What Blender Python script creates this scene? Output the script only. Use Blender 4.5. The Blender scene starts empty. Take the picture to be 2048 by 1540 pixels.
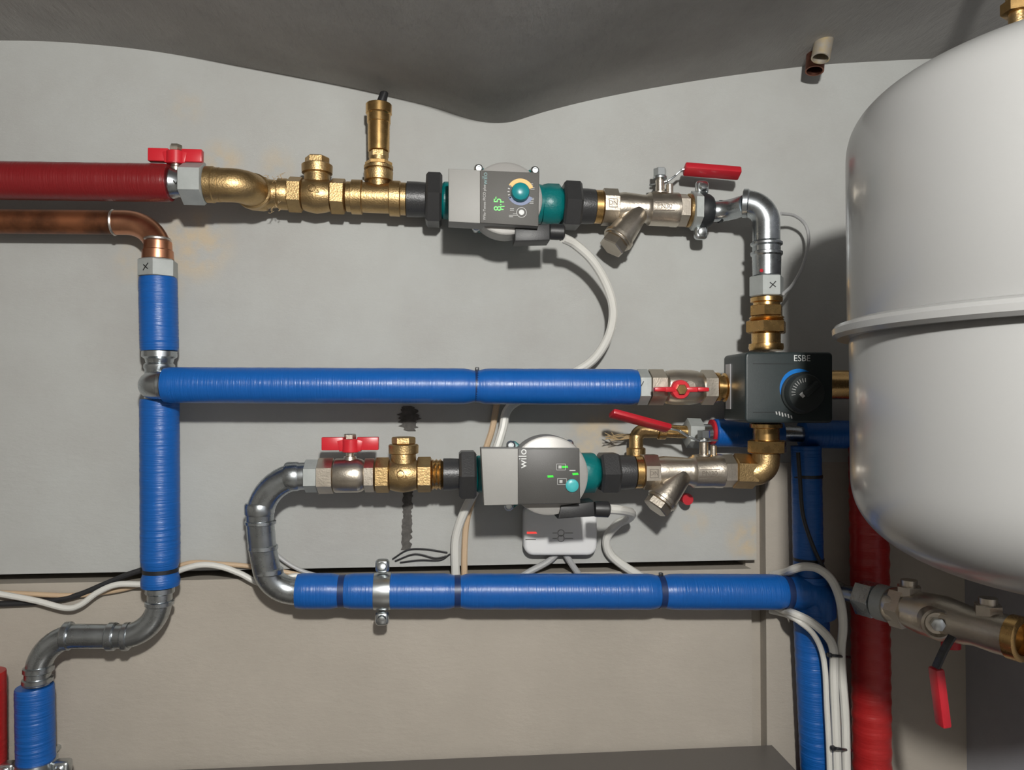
import bpy, bmesh, math, random
from mathutils import Vector, Matrix
random.seed(7)
PI = math.pi
# ------------------------------------------------------------------ camera model
FPX, D, CZ = 1500.0, 1.2, 1.5
YAW, PITCH = math.radians(5.0), math.radians(1.15)
FW = Vector((math.sin(YAW)*math.cos(PITCH), math.cos(YAW)*math.cos(PITCH), math.sin(PITCH)))
RT = Vector((math.cos(YAW), -math.sin(YAW), 0))
UP = RT.cross(FW)
CAM = Vector((0, -D, CZ))
C = bpy.context.scene.collection

def W(px, py, o=0.0):
    """point of the room seen at a pixel, o metres in front of the back wall"""
    d = FW + RT*((px-1024)/FPX) - UP*((py-770)/FPX)
    return CAM + d*((D-o)/d.y)
def sc(P):
    return (P-CAM).dot(FW)/FPX           # metres per pixel at P

# ------------------------------------------------------------------ materials
def srgb(r, g, b):
    f = lambda c: (c/255/12.92) if c/255 <= .04045 else ((c/255+.055)/1.055)**2.4
    return (f(r), f(g), f(b), 1)
def mat(name, col, rough=.5, metal=0.0, bump=0.0, bscale=60, var=0.0, vscale=25, coat=0.0, spec=.5,
        emit=None, estr=0.0, stretch=None, col2=None, rvar=0.0):
    m = bpy.data.materials.new(name); m.use_nodes = True
    nt = m.node_tree; N = nt.nodes; L = nt.links
    b = N['Principled BSDF']
    c = tuple(col)[:3]+(1,)
    b.inputs['Base Color'].default_value = c
    b.inputs['Roughness'].default_value = rough
    b.inputs['Metallic'].default_value = metal
    b.inputs['Specular IOR Level'].default_value = spec
    b.inputs['Coat Weight'].default_value = coat
    b.inputs['Coat Roughness'].default_value = .12
    if emit:
        b.inputs['Emission Color'].default_value = tuple(emit)[:3]+(1,)
        b.inputs['Emission Strength'].default_value = estr
    tc = N.new('ShaderNodeTexCoord'); mp = N.new('ShaderNodeMapping')
    L.new(tc.outputs['Object'], mp.inputs['Vector'])
    if stretch: mp.inputs['Scale'].default_value = stretch
    if var or col2 or rvar:
        n = N.new('ShaderNodeTexNoise'); n.inputs['Scale'].default_value = vscale
        n.inputs['Detail'].default_value = 6; n.inputs['Roughness'].default_value = .6
        L.new(mp.outputs['Vector'], n.inputs['Vector'])
        r = N.new('ShaderNodeValToRGB'); r.color_ramp.elements[0].position = .35; r.color_ramp.elements[1].position = .65
        k = 1-var
        r.color_ramp.elements[0].color = tuple(x*k for x in c[:3])+(1,) if not col2 else tuple(col2)[:3]+(1,)
        r.color_ramp.elements[1].color = tuple(min(1, x*(1+var*.5)) for x in c[:3])+(1,) if not col2 else c
        L.new(n.outputs['Fac'], r.inputs['Fac']); L.new(r.outputs['Color'], b.inputs['Base Color'])
        if rvar:
            mr = N.new('ShaderNodeMapRange'); mr.inputs['To Min'].default_value = rough-rvar; mr.inputs['To Max'].default_value = rough+rvar
            L.new(n.outputs['Fac'], mr.inputs['Value']); L.new(mr.outputs['Result'], b.inputs['Roughness'])
    if bump:
        n2 = N.new('ShaderNodeTexNoise'); n2.inputs['Scale'].default_value = bscale; n2.inputs['Detail'].default_value = 5
        L.new(mp.outputs['Vector'], n2.inputs['Vector'])
        bp = N.new('ShaderNodeBump'); bp.inputs['Strength'].default_value = bump; bp.inputs['Distance'].default_value = .002
        L.new(n2.outputs['Fac'], bp.inputs['Height']); L.new(bp.outputs['Normal'], b.inputs['Normal'])
    return m

def film(name, col, axis, strength=.35, rough=.31):
    """shiny foam sleeve film with fine rings across the sleeve"""
    s = [18, 18, 18]; s['XYZ'.index(axis)] = 420
    m = mat(name, col, rough, bump=strength, bscale=1.0, stretch=tuple(s), spec=.5, var=.0)
    nt = m.node_tree; N = nt.nodes; L = nt.links
    b = N['Principled BSDF']
    n = N.new('ShaderNodeTexNoise'); n.inputs['Scale'].default_value = 40; n.inputs['Detail'].default_value = 4
    tc = [x for x in N if x.type == 'TEX_COORD'][0]
    L.new(tc.outputs['Object'], n.inputs['Vector'])
    mr = N.new('ShaderNodeMapRange'); mr.inputs['To Min'].default_value = rough-.1; mr.inputs['To Max'].default_value = rough+.14
    L.new(n.outputs['Fac'], mr.inputs['Value']); L.new(mr.outputs['Result'], b.inputs['Roughness'])
    return m

BLUE = (.004, .085, .33, 1); RED_DIM = (.17, .008, .010, 1)
M = {}
M['blueX'] = film('blue sleeve film along', BLUE, 'X'); M['blueZ'] = film('blue sleeve film upright', BLUE, 'Z', .6)
M['redX'] = film('red sleeve film along dimmed', RED_DIM, 'X'); M['redZ'] = film('red sleeve film upright', (.36, .016, .016), 'Z', .3)  # along copy darkened in colour for lying farther from the lamp
M['brass'] = mat('dull cast brass', (.50, .345, .165), .40, 1, bump=.25, bscale=420, var=.12, vscale=60, rvar=.06)
M['brassbright'] = mat('bright machined brass', (.66, .42, .17), .27, 1, var=.08, vscale=80, rvar=.05)
M['nickel'] = mat('nickel plated brass', (.60, .54, .46), .33, 1, bump=.12, bscale=400, var=.06, vscale=50, rvar=.05)
M['zinc'] = mat('zinc plated steel pipe', (.46, .49, .51), .28, 1, var=.12, vscale=45, rvar=.08)
M['zincflat'] = mat('pale zinc chromate hex', (.37, .39, .38), .5, .35, var=.08, vscale=60)
M['steel'] = mat('bright plated steel', (.58, .61, .62), .28, 1, var=.06)
M['nickeldark'] = mat('grimy cast lettering', (.22, .19, .16), .5, .8)
M['brassdark'] = mat('grimy brass emblem', (.22, .14, .06), .5, .8)
M['copper'] = mat('bare copper', (.62, .29, .17), .32, 1, var=.15, vscale=30, rvar=.08)
M['copperdirtyshaded'] = mat('dirty copper with painted shade', (.34, .13, .06), .45, .9, col2=(.03, .02, .016), vscale=14, rvar=.1)  # dirty patches, with the red pipe's shadow painted into the dark tone
M['solder'] = mat('solder ring', (.62, .58, .54), .35, 1)
M['black'] = mat('black plastic', (.016, .016, .017), .45, bump=.1, bscale=900)
M['blackiron'] = mat('black painted cast iron', (.045, .045, .046), .36, .35, bump=.2, bscale=500, rvar=.06)
M['rubber'] = mat('black rubber', (.014, .016, .018), .5)
M['teal'] = mat('teal pump enamel', (.0, .135, .135), .38, bump=.25, bscale=260)
M['tealbright'] = mat('teal plastic', (.008, .20, .22), .33)
M['tealpale'] = mat('pale teal button', (.05, .36, .38), .35)
M['pumpgrey'] = mat('grey pump plastic', (.27, .265, .25), .5, bump=.12, bscale=1500)
M['pumpcap'] = mat('silver grey motor cap', (.34, .33, .315), .42, .3, bump=.1, bscale=1200)
M['panel'] = mat('smoked display panel', (.10, .096, .09), .55, bump=.1, bscale=1200, spec=.25)
M['paneldark'] = mat('charcoal control panel', (.055, .053, .05), .45, bump=.1, bscale=1500)
M['printgrey'] = mat('pale grey print', (.42, .42, .41), .5)
M['printwhite'] = mat('white print', (.62, .63, .62), .5)
M['printdark'] = mat('dark print', (.10, .10, .095), .5)
M['ink'] = mat('black marker ink', (.01, .01, .01), .5)
M['yellowprint'] = mat('yellow print', (.68, .42, .13), .5)
M['lilacprint'] = mat('lilac blue print', (.13, .165, .28), .5)
M['blueprint'] = mat('blue print', (.006, .15, .48), .4)
M['greenled'] = mat('lit green display', (.02, .3, .02), .4, emit=(.03, 1, .04), estr=.5)
M['redled'] = mat('lit red lamp', (.4, .02, .02), .4, emit=(1, .05, .04), estr=1.3)
M['redplastic'] = mat('red lever plastic', (.42, .014, .024), .35)
M['redbutterfly'] = mat('red painted handle', (.50, .016, .026), .34)
M['whitecable'] = mat('white cable sheath', (.62, .61, .57), .4)
M['creamcable'] = mat('cream cable sheath', (.52, .38, .25), .45)
M['greycable'] = mat('grey cable sheath', (.36, .36, .36), .45)
M['darkcable'] = mat('dark cable sheath', (.02, .02, .022), .5)
M['whiteplastic'] = mat('white plastic housing', (.66, .66, .66), .38)
M['enamel'] = mat('pale grey enamel', (.272, .272, .268), .30, coat=.35, bump=.03, bscale=300)
M['boxgreen'] = mat('dark green grey plastic', (.016, .024, .025), .42, bump=.12, bscale=1300)
M['boxknob'] = mat('charcoal knob plastic', (.018, .023, .023), .5, bump=.15, bscale=1200)
M['plate'] = mat('silver label', (.40, .39, .40), .4, .5)
M['hemp'] = mat('hemp fibre', (.36, .26, .14), .8)
M['tie'] = mat('black nylon tie', (.012, .013, .016), .4)
M['tieblue'] = mat('dark blue nylon tie', (.006, .022, .09), .4)
M['soot'] = mat('black sealant', (.05, .046, .042), .8, bump=.6, bscale=200, var=.3, vscale=90, col2=(.10, .094, .086))
M['boiler'] = mat('dark grey sheet metal', (.14, .13, .12), .42, .3, bump=.03, bscale=200)
M['floor'] = mat('concrete floor', (.30, .285, .26), .7, bump=.3, bscale=30, var=.2, vscale=5)

def paint(name, base, dark, patches, bump=.22, streak=(7, 7, 13), pcol=(.46, .385, .28)):
    """brushed wall paint: uneven coats, brush streaks and bare plaster spots of their own shape"""
    m = bpy.data.materials.new(name); m.use_nodes = True
    nt = m.node_tree; N = nt.nodes; L = nt.links; b = N['Principled BSDF']
    b.inputs['Roughness'].default_value = .8; b.inputs['Specular IOR Level'].default_value = .2
    tc = N.new('ShaderNodeTexCoord')
    n1 = N.new('ShaderNodeTexNoise'); n1.inputs['Scale'].default_value = 3.2; n1.inputs['Detail'].default_value = 9; n1.inputs['Roughness'].default_value = .62
    L.new(tc.outputs['Object'], n1.inputs['Vector'])
    r = N.new('ShaderNodeValToRGB'); r.color_ramp.elements[0].position = .34; r.color_ramp.elements[1].position = .62
    r.color_ramp.elements[0].color = dark; r.color_ramp.elements[1].color = base
    L.new(n1.outputs['Fac'], r.inputs['Fac'])
    last = r.outputs['Color']
    # fine scuffs
    mp = N.new('ShaderNodeMapping'); mp.inputs['Scale'].default_value = streak; L.new(tc.outputs['Object'], mp.inputs['Vector'])
    n2 = N.new('ShaderNodeTexNoise'); n2.inputs['Scale'].default_value = 4.0; n2.inputs['Detail'].default_value = 8; n2.inputs['Roughness'].default_value = .7
    L.new(mp.outputs['Vector'], n2.inputs['Vector'])
    if patches:
        n3 = N.new('ShaderNodeTexNoise'); n3.inputs['Scale'].default_value = 38; n3.inputs['Detail'].default_value = 6
        L.new(tc.outputs['Object'], n3.inputs['Vector'])
        acc = None
        for (c, rad, amt) in patches:
            v = N.new('ShaderNodeVectorMath'); v.operation = 'DISTANCE'; v.inputs[1].default_value = c
            L.new(tc.outputs['Object'], v.inputs[0])
            mr = N.new('ShaderNodeMapRange'); mr.interpolation_type = 'SMOOTHSTEP'
            mr.inputs['From Min'].default_value = rad; mr.inputs['From Max'].default_value = rad*.25
            mr.inputs['To Min'].default_value = 0; mr.inputs['To Max'].default_value = amt
            L.new(v.outputs['Value'], mr.inputs['Value'])
            if acc is None: acc = mr.outputs['Result']
            else:
                a = N.new('ShaderNodeMath'); a.operation = 'MAXIMUM'
                L.new(acc, a.inputs[0]); L.new(mr.outputs['Result'], a.inputs[1]); acc = a.outputs[0]
        ns = N.new('ShaderNodeMapRange'); ns.inputs['From Min'].default_value = .36; ns.inputs['From Max'].default_value = .6
        L.new(n3.outputs['Fac'], ns.inputs['Value'])
        mu = N.new('ShaderNodeMath'); mu.operation = 'MULTIPLY'; L.new(acc, mu.inputs[0]); L.new(ns.outputs['Result'], mu.inputs[1])
        mx = N.new('ShaderNodeMix'); mx.data_type = 'RGBA'
        L.new(mu.outputs[0], mx.inputs[0]); L.new(last, mx.inputs[6]); mx.inputs[7].default_value = pcol+(1,)
        last = mx.outputs[2]
    L.new(last, b.inputs['Base Color'])
    bp = N.new('ShaderNodeBump'); bp.inputs['Strength'].default_value = bump; bp.inputs['Distance'].default_value = .004
    L.new(n2.outputs['Fac'], bp.inputs['Height']); L.new(bp.outputs['Normal'], b.inputs['Normal'])
    return m

# ------------------------------------------------------------------ mesh builder
class MB:
    def __init__(s): s.bm = bmesh.new()
    def loft(s, rings, caps=True, closed=True):
        bm = s.bm; rows = [[bm.verts.new(p) for p in r] for r in rings]
        n = len(rows[0])
        for a, b in zip(rows, rows[1:]):
            for i in range(n if closed else n-1):
                j = (i+1) % n
                bm.faces.new((a[i], a[j], b[j], b[i]))
        if caps:
            bm.faces.new(list(reversed(rows[0]))); bm.faces.new(rows[-1])
        return s
    def rings(s, pts, axis, seg=32, ph=0.0, hole=None):
        """pts: [(world centre, radius)]; circles or hexagons square to axis"""
        axis = axis.normalized()
        ref = Vector((0, -1, 0)) if abs(axis.y) < .8 else Vector((0, 0, 1))
        a = (ref - axis*ref.dot(axis)).normalized(); b = axis.cross(a)
        R = []
        for P, r in pts:
            R.append([P + (a*math.cos(ph+2*PI*i/seg) + b*math.sin(ph+2*PI*i/seg))*r for i in range(seg)])
        return s.loft(R)
    def rev(s, pts, o=.05, seg=36, ph=0.0, axis=None):
        """pts: [(px, py, radius in px[, o])] along a run"""
        Q = []
        for p in pts:
            P = W(p[0], p[1], p[3] if len(p) > 3 else o); Q.append((P, max(p[2], .05)*sc(P)))
        ax = axis or (Q[-1][0]-Q[0][0])
        return s.rings(Q, ax, seg, ph)
    def hexa(s, x0, y0, x1, y1, r, o, flat=True, ch=3.0, seg=6):
        """hexagon nut between two points of a run, rounded shoulders"""
        P0, P1 = W(x0, y0, o), W(x1, y1, o); k = (sc(P0)+sc(P1))/2
        return s.hexw(P0, P1, r*k, flat, ch*k, seg)
    def hexw(s, P0, P1, r, flat=True, ch=.0022, seg=6):
        ax = (P1-P0).normalized(); ph = PI/seg if flat else 0
        return s.rings([(P0, r*.90), (P0+ax*ch*.5, r), (P1-ax*ch*.5, r), (P1, r*.90)], ax, seg, ph)
    def dep(s, px, py, prof, o_ref=None, seg=48):
        """turned along the depth axis: prof [(o, radius px)]"""
        o_ref = prof[-1][0] if o_ref is None else o_ref
        P = W(px, py, o_ref); k = sc(P)
        return s.rings([(Vector((P.x, -o, P.z)), max(r, .05)*k) for o, r in prof], Vector((0, -1, 0)), seg)
    def tube(s, path, r, seg=12):
        n = len(path); rr = r if isinstance(r, (list, tuple)) else [r]*n
        t0 = (path[1]-path[0]).normalized()
        ref = Vector((0, -1, 0)) if abs(t0.y) < .9 else Vector((0, 0, 1))
        a = (ref - t0*ref.dot(t0)).normalized(); R = []
        for i, P in enumerate(path):
            t = (path[min(i+1, n-1)]-path[max(i-1, 0)]).normalized()
            a = (a - t*a.dot(t)).normalized(); b = t.cross(a)
            R.append([P+(a*math.cos(2*PI*k/seg)+b*math.sin(2*PI*k/seg))*rr[i] for k in range(seg)])
        return s.loft(R)
    def cable(s, pts, rpx, seg=10):
        P = smooth([W(*p) for p in pts]); k = sum(sc(q) for q in P)/len(P)
        return s.tube(P, rpx*k, seg)
    def bend(s, pts, R, r, seg=32):
        return s.tube(corner(pts, R), r, seg)
    def prism(s, outline, o0, o1, bev=0.0, segs=2):
        """flat outline of pixels (taken at the front face o1) with real depth from o0 to o1"""
        F = [W(x, y, o1) for x, y in outline]
        return s.prismw([(p.x, p.z) for p in F], o0, o1, bev, segs)
    def prismw(s, xz, o0, o1, bev=0.0, segs=2):
        bm = s.bm
        a = [bm.verts.new((x, -o0, z)) for x, z in xz]; b = [bm.verts.new((x, -o1, z)) for x, z in xz]
        n = len(xz); fs = []
        for i in range(n):
            j = (i+1) % n; fs.append(bm.faces.new((a[i], a[j], b[j], b[i])))
        f0 = bm.faces.new(list(reversed(a))); f1 = bm.faces.new(b)
        bmesh.ops.recalc_face_normals(bm, faces=fs+[f0, f1])
        if bev:
            es = set(f1.edges) | set(f0.edges)
            bmesh.ops.bevel(bm, geom=list(es), offset=bev, segments=segs, profile=.5, affect='EDGES')
        return s
    def box(s, c, h, rot=None, bev=0.0, segs=2):
        r = bmesh.ops.create_cube(s.bm, size=2)
        vs = r['verts']
        for v in vs: v.co = Vector((v.co.x*h[0], v.co.y*h[1], v.co.z*h[2]))
        if bev:
            es = {e for v in vs for e in v.link_edges}
            q = bmesh.ops.bevel(s.bm, geom=list(es), offset=bev, segments=segs, profile=.5, affect='EDGES')
            vs = [v for v in set(q['verts']) | {v for v in vs if v.is_valid}]
            seen = set(); st = list(vs)
            while st:
                v = st.pop()
                if v in seen: continue
                seen.add(v)
                for e in v.link_edges: st.append(e.other_vert(v))
            vs = list(seen)
        mt = Matrix.Translation(c) @ (rot.to_4x4() if rot else Matrix.Identity(4))
        for v in vs: v.co = mt @ v.co
        return s
    def bar(s, P0, P1, w, t, bev=0.0, up=None):
        """flat bar from P0 to P1, width w across 'up', thickness t"""
        x = (P1-P0).normalized(); u = up or Vector((0, -1, 0)); u = (u-x*u.dot(x)).normalized(); v = x.cross(u)
        rot = Matrix((x, u, v)).transposed()
        return s.box((P0+P1)/2, ((P1-P0).length/2, w/2, t/2), rot, bev)
    def ball(s, P, r, seg=16, squash=1.0):
        n = seg//2; R = []
        for i in range(1, n):
            a = PI*i/n; R.append([P+Vector((r*math.sin(a)*math.cos(2*PI*k/seg), r*math.sin(a)*math.sin(2*PI*k/seg), -r*squash*math.cos(a))) for k in range(seg)])
        return s.loft(R)
    def lathe(s, x, y, prof, seg=96):
        return s.loft([[Vector((x+r*math.cos(2*PI*k/seg), y+r*math.sin(2*PI*k/seg), z)) for k in range(seg)] for z, r in prof])
    def text(s, txt, P, size, ang=0.0, normal=None, xdir=None):
        cu = bpy.data.curves.new('t', 'FONT'); cu.body = txt; cu.size = size; cu.align_x = 'CENTER'; cu.align_y = 'CENTER'; cu.resolution_u = 3
        ob = bpy.data.objects.new('t', cu); C.objects.link(ob)
        dg = bpy.context.evaluated_depsgraph_get(); me = bpy.data.meshes.new_from_object(ob.evaluated_get(dg))
        ca, sa = math.cos(ang), math.sin(ang)
        xd = xdir or Vector((1, 0, 0)); zd = Vector((0, 0, 1))
        vs = [s.bm.verts.new(P + xd*(v.co.x*ca-v.co.y*sa) + zd*(v.co.x*sa+v.co.y*ca)) for v in me.vertices]
        for p in me.polygons:
            try: s.bm.faces.new([vs[i] for i in p.vertices])
            except ValueError: pass
        bpy.data.objects.remove(ob); bpy.data.curves.remove(cu); bpy.data.meshes.remove(me)
        return s
    def arc(s, px, py, o, r0, r1, a0, a1, n=24, th=.0004, taper=False):
        P = W(px, py, o); k = sc(P); R = []
        for i in range(n+1):
            a = a0+(a1-a0)*i/n; d = Vector((math.cos(a), 0, math.sin(a)))
            rx = r0+(r1-r0)*max(.02, math.sin(PI*i/n)) if taper else r1
            q0, q1 = P+d*r0*k, P+d*rx*k; e = Vector((0, -th, 0))
            R.append([q0, q1, q1+e, q0+e])
        return s.loft(R)

def smooth(P, n=10):
    out = []; Q = [P[0]*2-P[1]]+list(P)+[P[-1]*2-P[-2]]
    for i in range(1, len(Q)-2):
        a, b, c, d = Q[i-1:i+3]
        for k in range(n):
            t = k/n
            out.append(.5*((2*b)+(c-a)*t+(2*a-5*b+4*c-d)*t*t+(3*b-a-3*c+d)*t**3))
    out.append(P[-1]); return out
def corner(P, R, n=12):
    """polyline with its inner corners rounded to radius R"""
    out = [P[0]]
    for a, b, c in zip(P, P[1:], P[2:]):
        u = (a-b).normalized(); v = (c-b).normalized(); th = u.angle(v)
        d = min(R/math.tan(th/2), (a-b).length*.98, (c-b).length*.98); r = d*math.tan(th/2)
        cen = b+(u+v).normalized()*(r/math.sin(th/2))
        s = b+u*d-cen; e = b+v*d-cen; ang = s.angle(e)
        for i in range(n+1):
            t = i/n; out.append(cen+(s*math.sin((1-t)*ang)+e*math.sin(t*ang))/math.sin(ang))
    out.append(P[-1]); return out

def mesh(name, mb, m, sharp=34):
    me = bpy.data.meshes.new(name)
    bmesh.ops.recalc_face_normals(mb.bm, faces=mb.bm.faces[:])
    mb.bm.to_mesh(me); mb.bm.free()
    for p in me.polygons: p.use_smooth = True
    me.set_sharp_from_angle(angle=math.radians(sharp))
    me.materials.append(M[m] if isinstance(m, str) else m)
    return me
def wloc(o):
    v = o.location.copy()
    while o.parent: o = o.parent; v = v+o.location
    return v
def thing(name, label, cat, loc, group=None):
    o = bpy.data.objects.new(name, None); C.objects.link(o); o.location = loc; o.empty_display_size = .02
    o['label'] = label; o['category'] = cat
    if group: o['group'] = group
    return o
def part(name, mb, m, parent, label=None, sharp=34):
    me = mesh(name, mb, m, sharp)
    o = bpy.data.objects.new(name, me); C.objects.link(o); o.parent = parent
    me.transform(Matrix.Translation(-wloc(parent)))
    if label: o['label'] = label
    return o
def solo(name, mb, m, label, cat, group=None, sharp=34):
    me = mesh(name, mb, m, sharp)
    lo = Vector([min(v.co[i] for v in me.vertices) for i in range(3)]); hi = Vector([max(v.co[i] for v in me.vertices) for i in range(3)])
    c = (lo+hi)/2; c.z = lo.z
    me.transform(Matrix.Translation(-c))
    o = bpy.data.objects.new(name, me); C.objects.link(o); o.location = c
    o['label'] = label; o['category'] = cat
    if group: o['group'] = group
    return o
def struct(name, mb, m, sharp=34):
    o = bpy.data.objects.new(name, mesh(name, mb, m, sharp)); C.objects.link(o); o['kind'] = 'structure'; return o

# ------------------------------------------------------------------ room shell
XR = W(1925, 800, 0).x; XL = -1.75; YF = -2.7; ZT = CZ-.263; ZS = CZ-.278
X1 = W(1512, 1000).x; X2 = W(1531, 1200).x; X3 = W(1592, 1200).x; ZP = W(1550, 925).z
pt = lambda x, y: tuple(W(x, y, 0))
wallm = paint('grey wall paint', (.405, .412, .398, 1), (.352, .348, .332, 1),
              [(pt(440, 330), .05, .8), (pt(390, 490), .075, .9), (pt(1190, 875), .06, .9), (pt(1390, 1045), .03, .7), (pt(330, 560), .05, .35),
               (pt(1494, 1080), .045, 1), (pt(370, 215), .04, .3), (pt(555, 330), .04, .45), (pt(275, 520), .05, .5)])
lowm = paint('beige wall paint', (.40, .362, .312, 1), (.35, .317, .272, 1), [], .25, (6, 6, 14))
rightm = paint('blue grey wall paint', (.33, .335, .36, 1), (.29, .295, .32, 1), [], .3, (8, 8, 8))
palem = paint('pale wall paint', (.34, .325, .30, 1), (.28, .265, .245, 1), [], .3)
ceilm = paint('grey ceiling paint', (.37, .36, .345, 1), (.28, .272, .26, 1), [], 1.0, (16, 5, 16))
def bx(mb, x0, x1, y0, y1, z0, z1): mb.box(Vector(((x0+x1)/2, (y0+y1)/2, (z0+z1)/2)), ((x1-x0)/2, (y1-y0)/2, (z1-z0)/2))
b = MB(); bx(b, XL-.1, XR+.1, 0, .1, ZP, 2.35); bx(b, XL-.1, X1, 0, .1, ZT, ZP)
struct('wall_back', b, wallm)
b = MB(); bx(b, XL-.1, W(1505, 1300).x, .003, .1, 0, ZS); bx(b, X3, XR+.1, 0, .1, 0, ZP); struct('wall_lower', b, lowm)
b = MB(); bx(b, XL-.1, X3, .1, .14, 0, ZP); struct('wall_recess', b, lowm)
b = MB(); bx(b, W(1505, 1300).x-.002, X2+.002, .022, .1, 0, ZP); struct('trim_2', b, lowm)
b = MB(); bx(b, X2, X3, -.002, .1, 0, ZP); struct('trim_1', b, lowm)
b = MB(); bx(b, XR, XR+.1, YF, .1, 0, 2.35); struct('wall_right', b, rightm)
b = MB(); bx(b, XL-.1, XL, YF, .1, 0, 2.35); struct('wall_left', b, palem)
b = MB(); bx(b, XL-.1, XR+.1, YF-.1, YF, 0, 2.35); struct('wall_front', b, palem)
b = MB(); bx(b, XL-.1, XR+.1, YF-.1, .1, -.1, 0); struct('floor', b, 'floor')
# two shallow vaults that meet in a low ridge running out of the wall
vp = [(-90, 80), (0, 81), (100, 83), (200, 90), (300, 101), (400, 117), (500, 136), (600, 155), (700, 175), (800, 198), (870, 216), (930, 236), (965, 244), (995, 246), (1025, 243),
      (1060, 232), (1100, 220), (1180, 200), (1300, 176), (1450, 152), (1620, 131), (1760, 122), (1870, 117), (1960, 114)]
prof = [(W(x, y).x, W(x, y).z) for x, y in vp]
xm = prof[0][0]; prof = [(2*xm-x, z) for x, z in reversed(prof[1:-6]) if 2*xm-x > XL-.1] + prof
prof = [(XL-.1, prof[0][1])] + [p for p in prof if p[0] > XL-.09]
fine = []
P3 = smooth([Vector((x, 0, z)) for x, z in prof], 4)
ys = [.05, 0] + [-.05*i for i in range(1, 55)]
b = MB(); bm = b.bm
g = [[bm.verts.new((p.x + .004*math.sin(7*y+p.x*3), y, p.z + .003*math.sin(9*y+5*p.x)*(1 if y < 0 else 0))) for p in P3] for y in ys]
top = [[bm.verts.new((p.x, y, 2.3)) for p in (P3[0], P3[-1])] for y in (ys[0], ys[-1])]
for r0, r1 in zip(g, g[1:]):
    for i in range(len(P3)-1): bm.faces.new((r0[i], r0[i+1], r1[i+1], r1[i]))
bm.faces.new((top[0][0], top[0][1], top[1][1], top[1][0]))
struct('ceiling', b, ceilm, 60)

# ------------------------------------------------------------------ rows
yU = lambda x: 388+(x-560)*.0405
yL = lambda x: 952-(x-620)*.0125
OU, OL, OM, OB, OV, OR_ = .05, .088, .10, .058, .06, .10
U = lambda x, r: (x, yU(x), r)
Lw = lambda x, r: (x, yL(x), r)

def sleeve(pts, pinch, o, r, wob=.25):
    """foam sleeve between two pixels with a pinch at every tie"""
    (x0, y0), (x1, y1) = pts; out = []
    n = 90; L = math.hypot(x1-x0, y1-y0)
    for i in range(n+1):
        t = i/n; d = t*L; rr = r+random.uniform(-wob, wob)
        for p in pinch: rr -= 4.5*math.exp(-((d-p)/13)**2)
        e = min(d, L-d); rr -= 1.6*math.exp(-e/3)
        out.append((x0+(x1-x0)*t, y0+(y1-y0)*t, rr))
    return out
def insulated(label, cat, pts, pinch, o, r, m, inner=True, wob=.25, name='insulated_pipe', group=None):
    t = thing(name, label, cat, W(*pts[1], o) if pts[1][1] > pts[0][1] else W(*pts[0], o), group)
    b = MB().rev(sleeve(pts, pinch, o, r, wob), o, 40); part('foam_sleeve', b, m, t)
    return t
def tie(x, y, o, r, vert, label, m='tieblue', w=4.0, knob=True):
    """nylon tie round a pipe; vert = the pipe is upright"""
    P = W(x, y, o); k = sc(P); ax = Vector((0, 0, 1)) if vert else Vector((1, 0, 0))
    b = MB().rings([(P-ax*w*k, (r-1)*k), (P-ax*w*k, (r+.7)*k), (P+ax*w*k, (r+.7)*k), (P+ax*w*k, (r-1)*k)], ax, 36)
    t = thing('cable_tie', label, 'cable tie', P, 'black and dark blue cable ties')
    part('strap', b, m, t)
    if knob:
        q = P+(Vector((1, 0, 0)) if vert else Vector((0, 0, 1)))*(r+2.5)*k
        part('lock_head', MB().box(q, (4*k, 4*k, 4*k), None, .001), 'tie', t)
    return t
def xmark(P, s, xdir, parent, tick=False):
    b = MB(); z = Vector((0, 0, 1))
    n = xdir.cross(z).normalized()
    segs = [((-.5, -.55), (.55, .6)), ((-.45, .4), (.5, -.35))] if not tick else [((-.5, .1), (-.1, -.5)), ((-.1, -.5), (.5, .6))]
    for (a, c), (e, f) in segs:
        b.bar(P+xdir*a*s+z*c*s, P+xdir*e*s+z*f*s, s*.16, s*.06, 0, (xdir*-(f-c)+z*(e-a)))
    part('marker_mark', b, 'ink', parent, 'hand drawn black marker cross' if not tick else 'hand drawn black marker tick')

X = Vector((1, 0, 0)); Z = Vector((0, 0, 1)); YN = Vector((0, -1, 0))

# ---------- red supply pipe, top left
insulated('red foam covered pipe running in from the left edge at the top', 'pipe', ((-640, 352), (341, 366)), [], OR_, 37.5, 'redX')

def butterfly(parent, P, k, span, th, h, hub, axis='top'):
    """two winged handle; seen edge-on from the front when it sits on an upright stem"""
    b = MB()
    if axis == 'top':
        for s in (-1, 1):
            b.box(P+X*s*span*.62*k, (span*.38*k, th*k, h*k), None, .0012)
            b.box(P+X*s*span*.22*k-Z*h*.22*k, (span*.2*k, th*1.1*k, h*.85*k), Matrix.Rotation(s*math.radians(12), 3, 'Y'), .001)
        b.rings([(P-Z*h*1.35*k, hub*k*.9), (P-Z*h*1.25*k, hub*k), (P+Z*h*.55*k, hub*k), (P+Z*h*.65*k, hub*.9*k)], Z, 28)
    return part('butterfly_handle', b, 'redbutterfly', parent)

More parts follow.
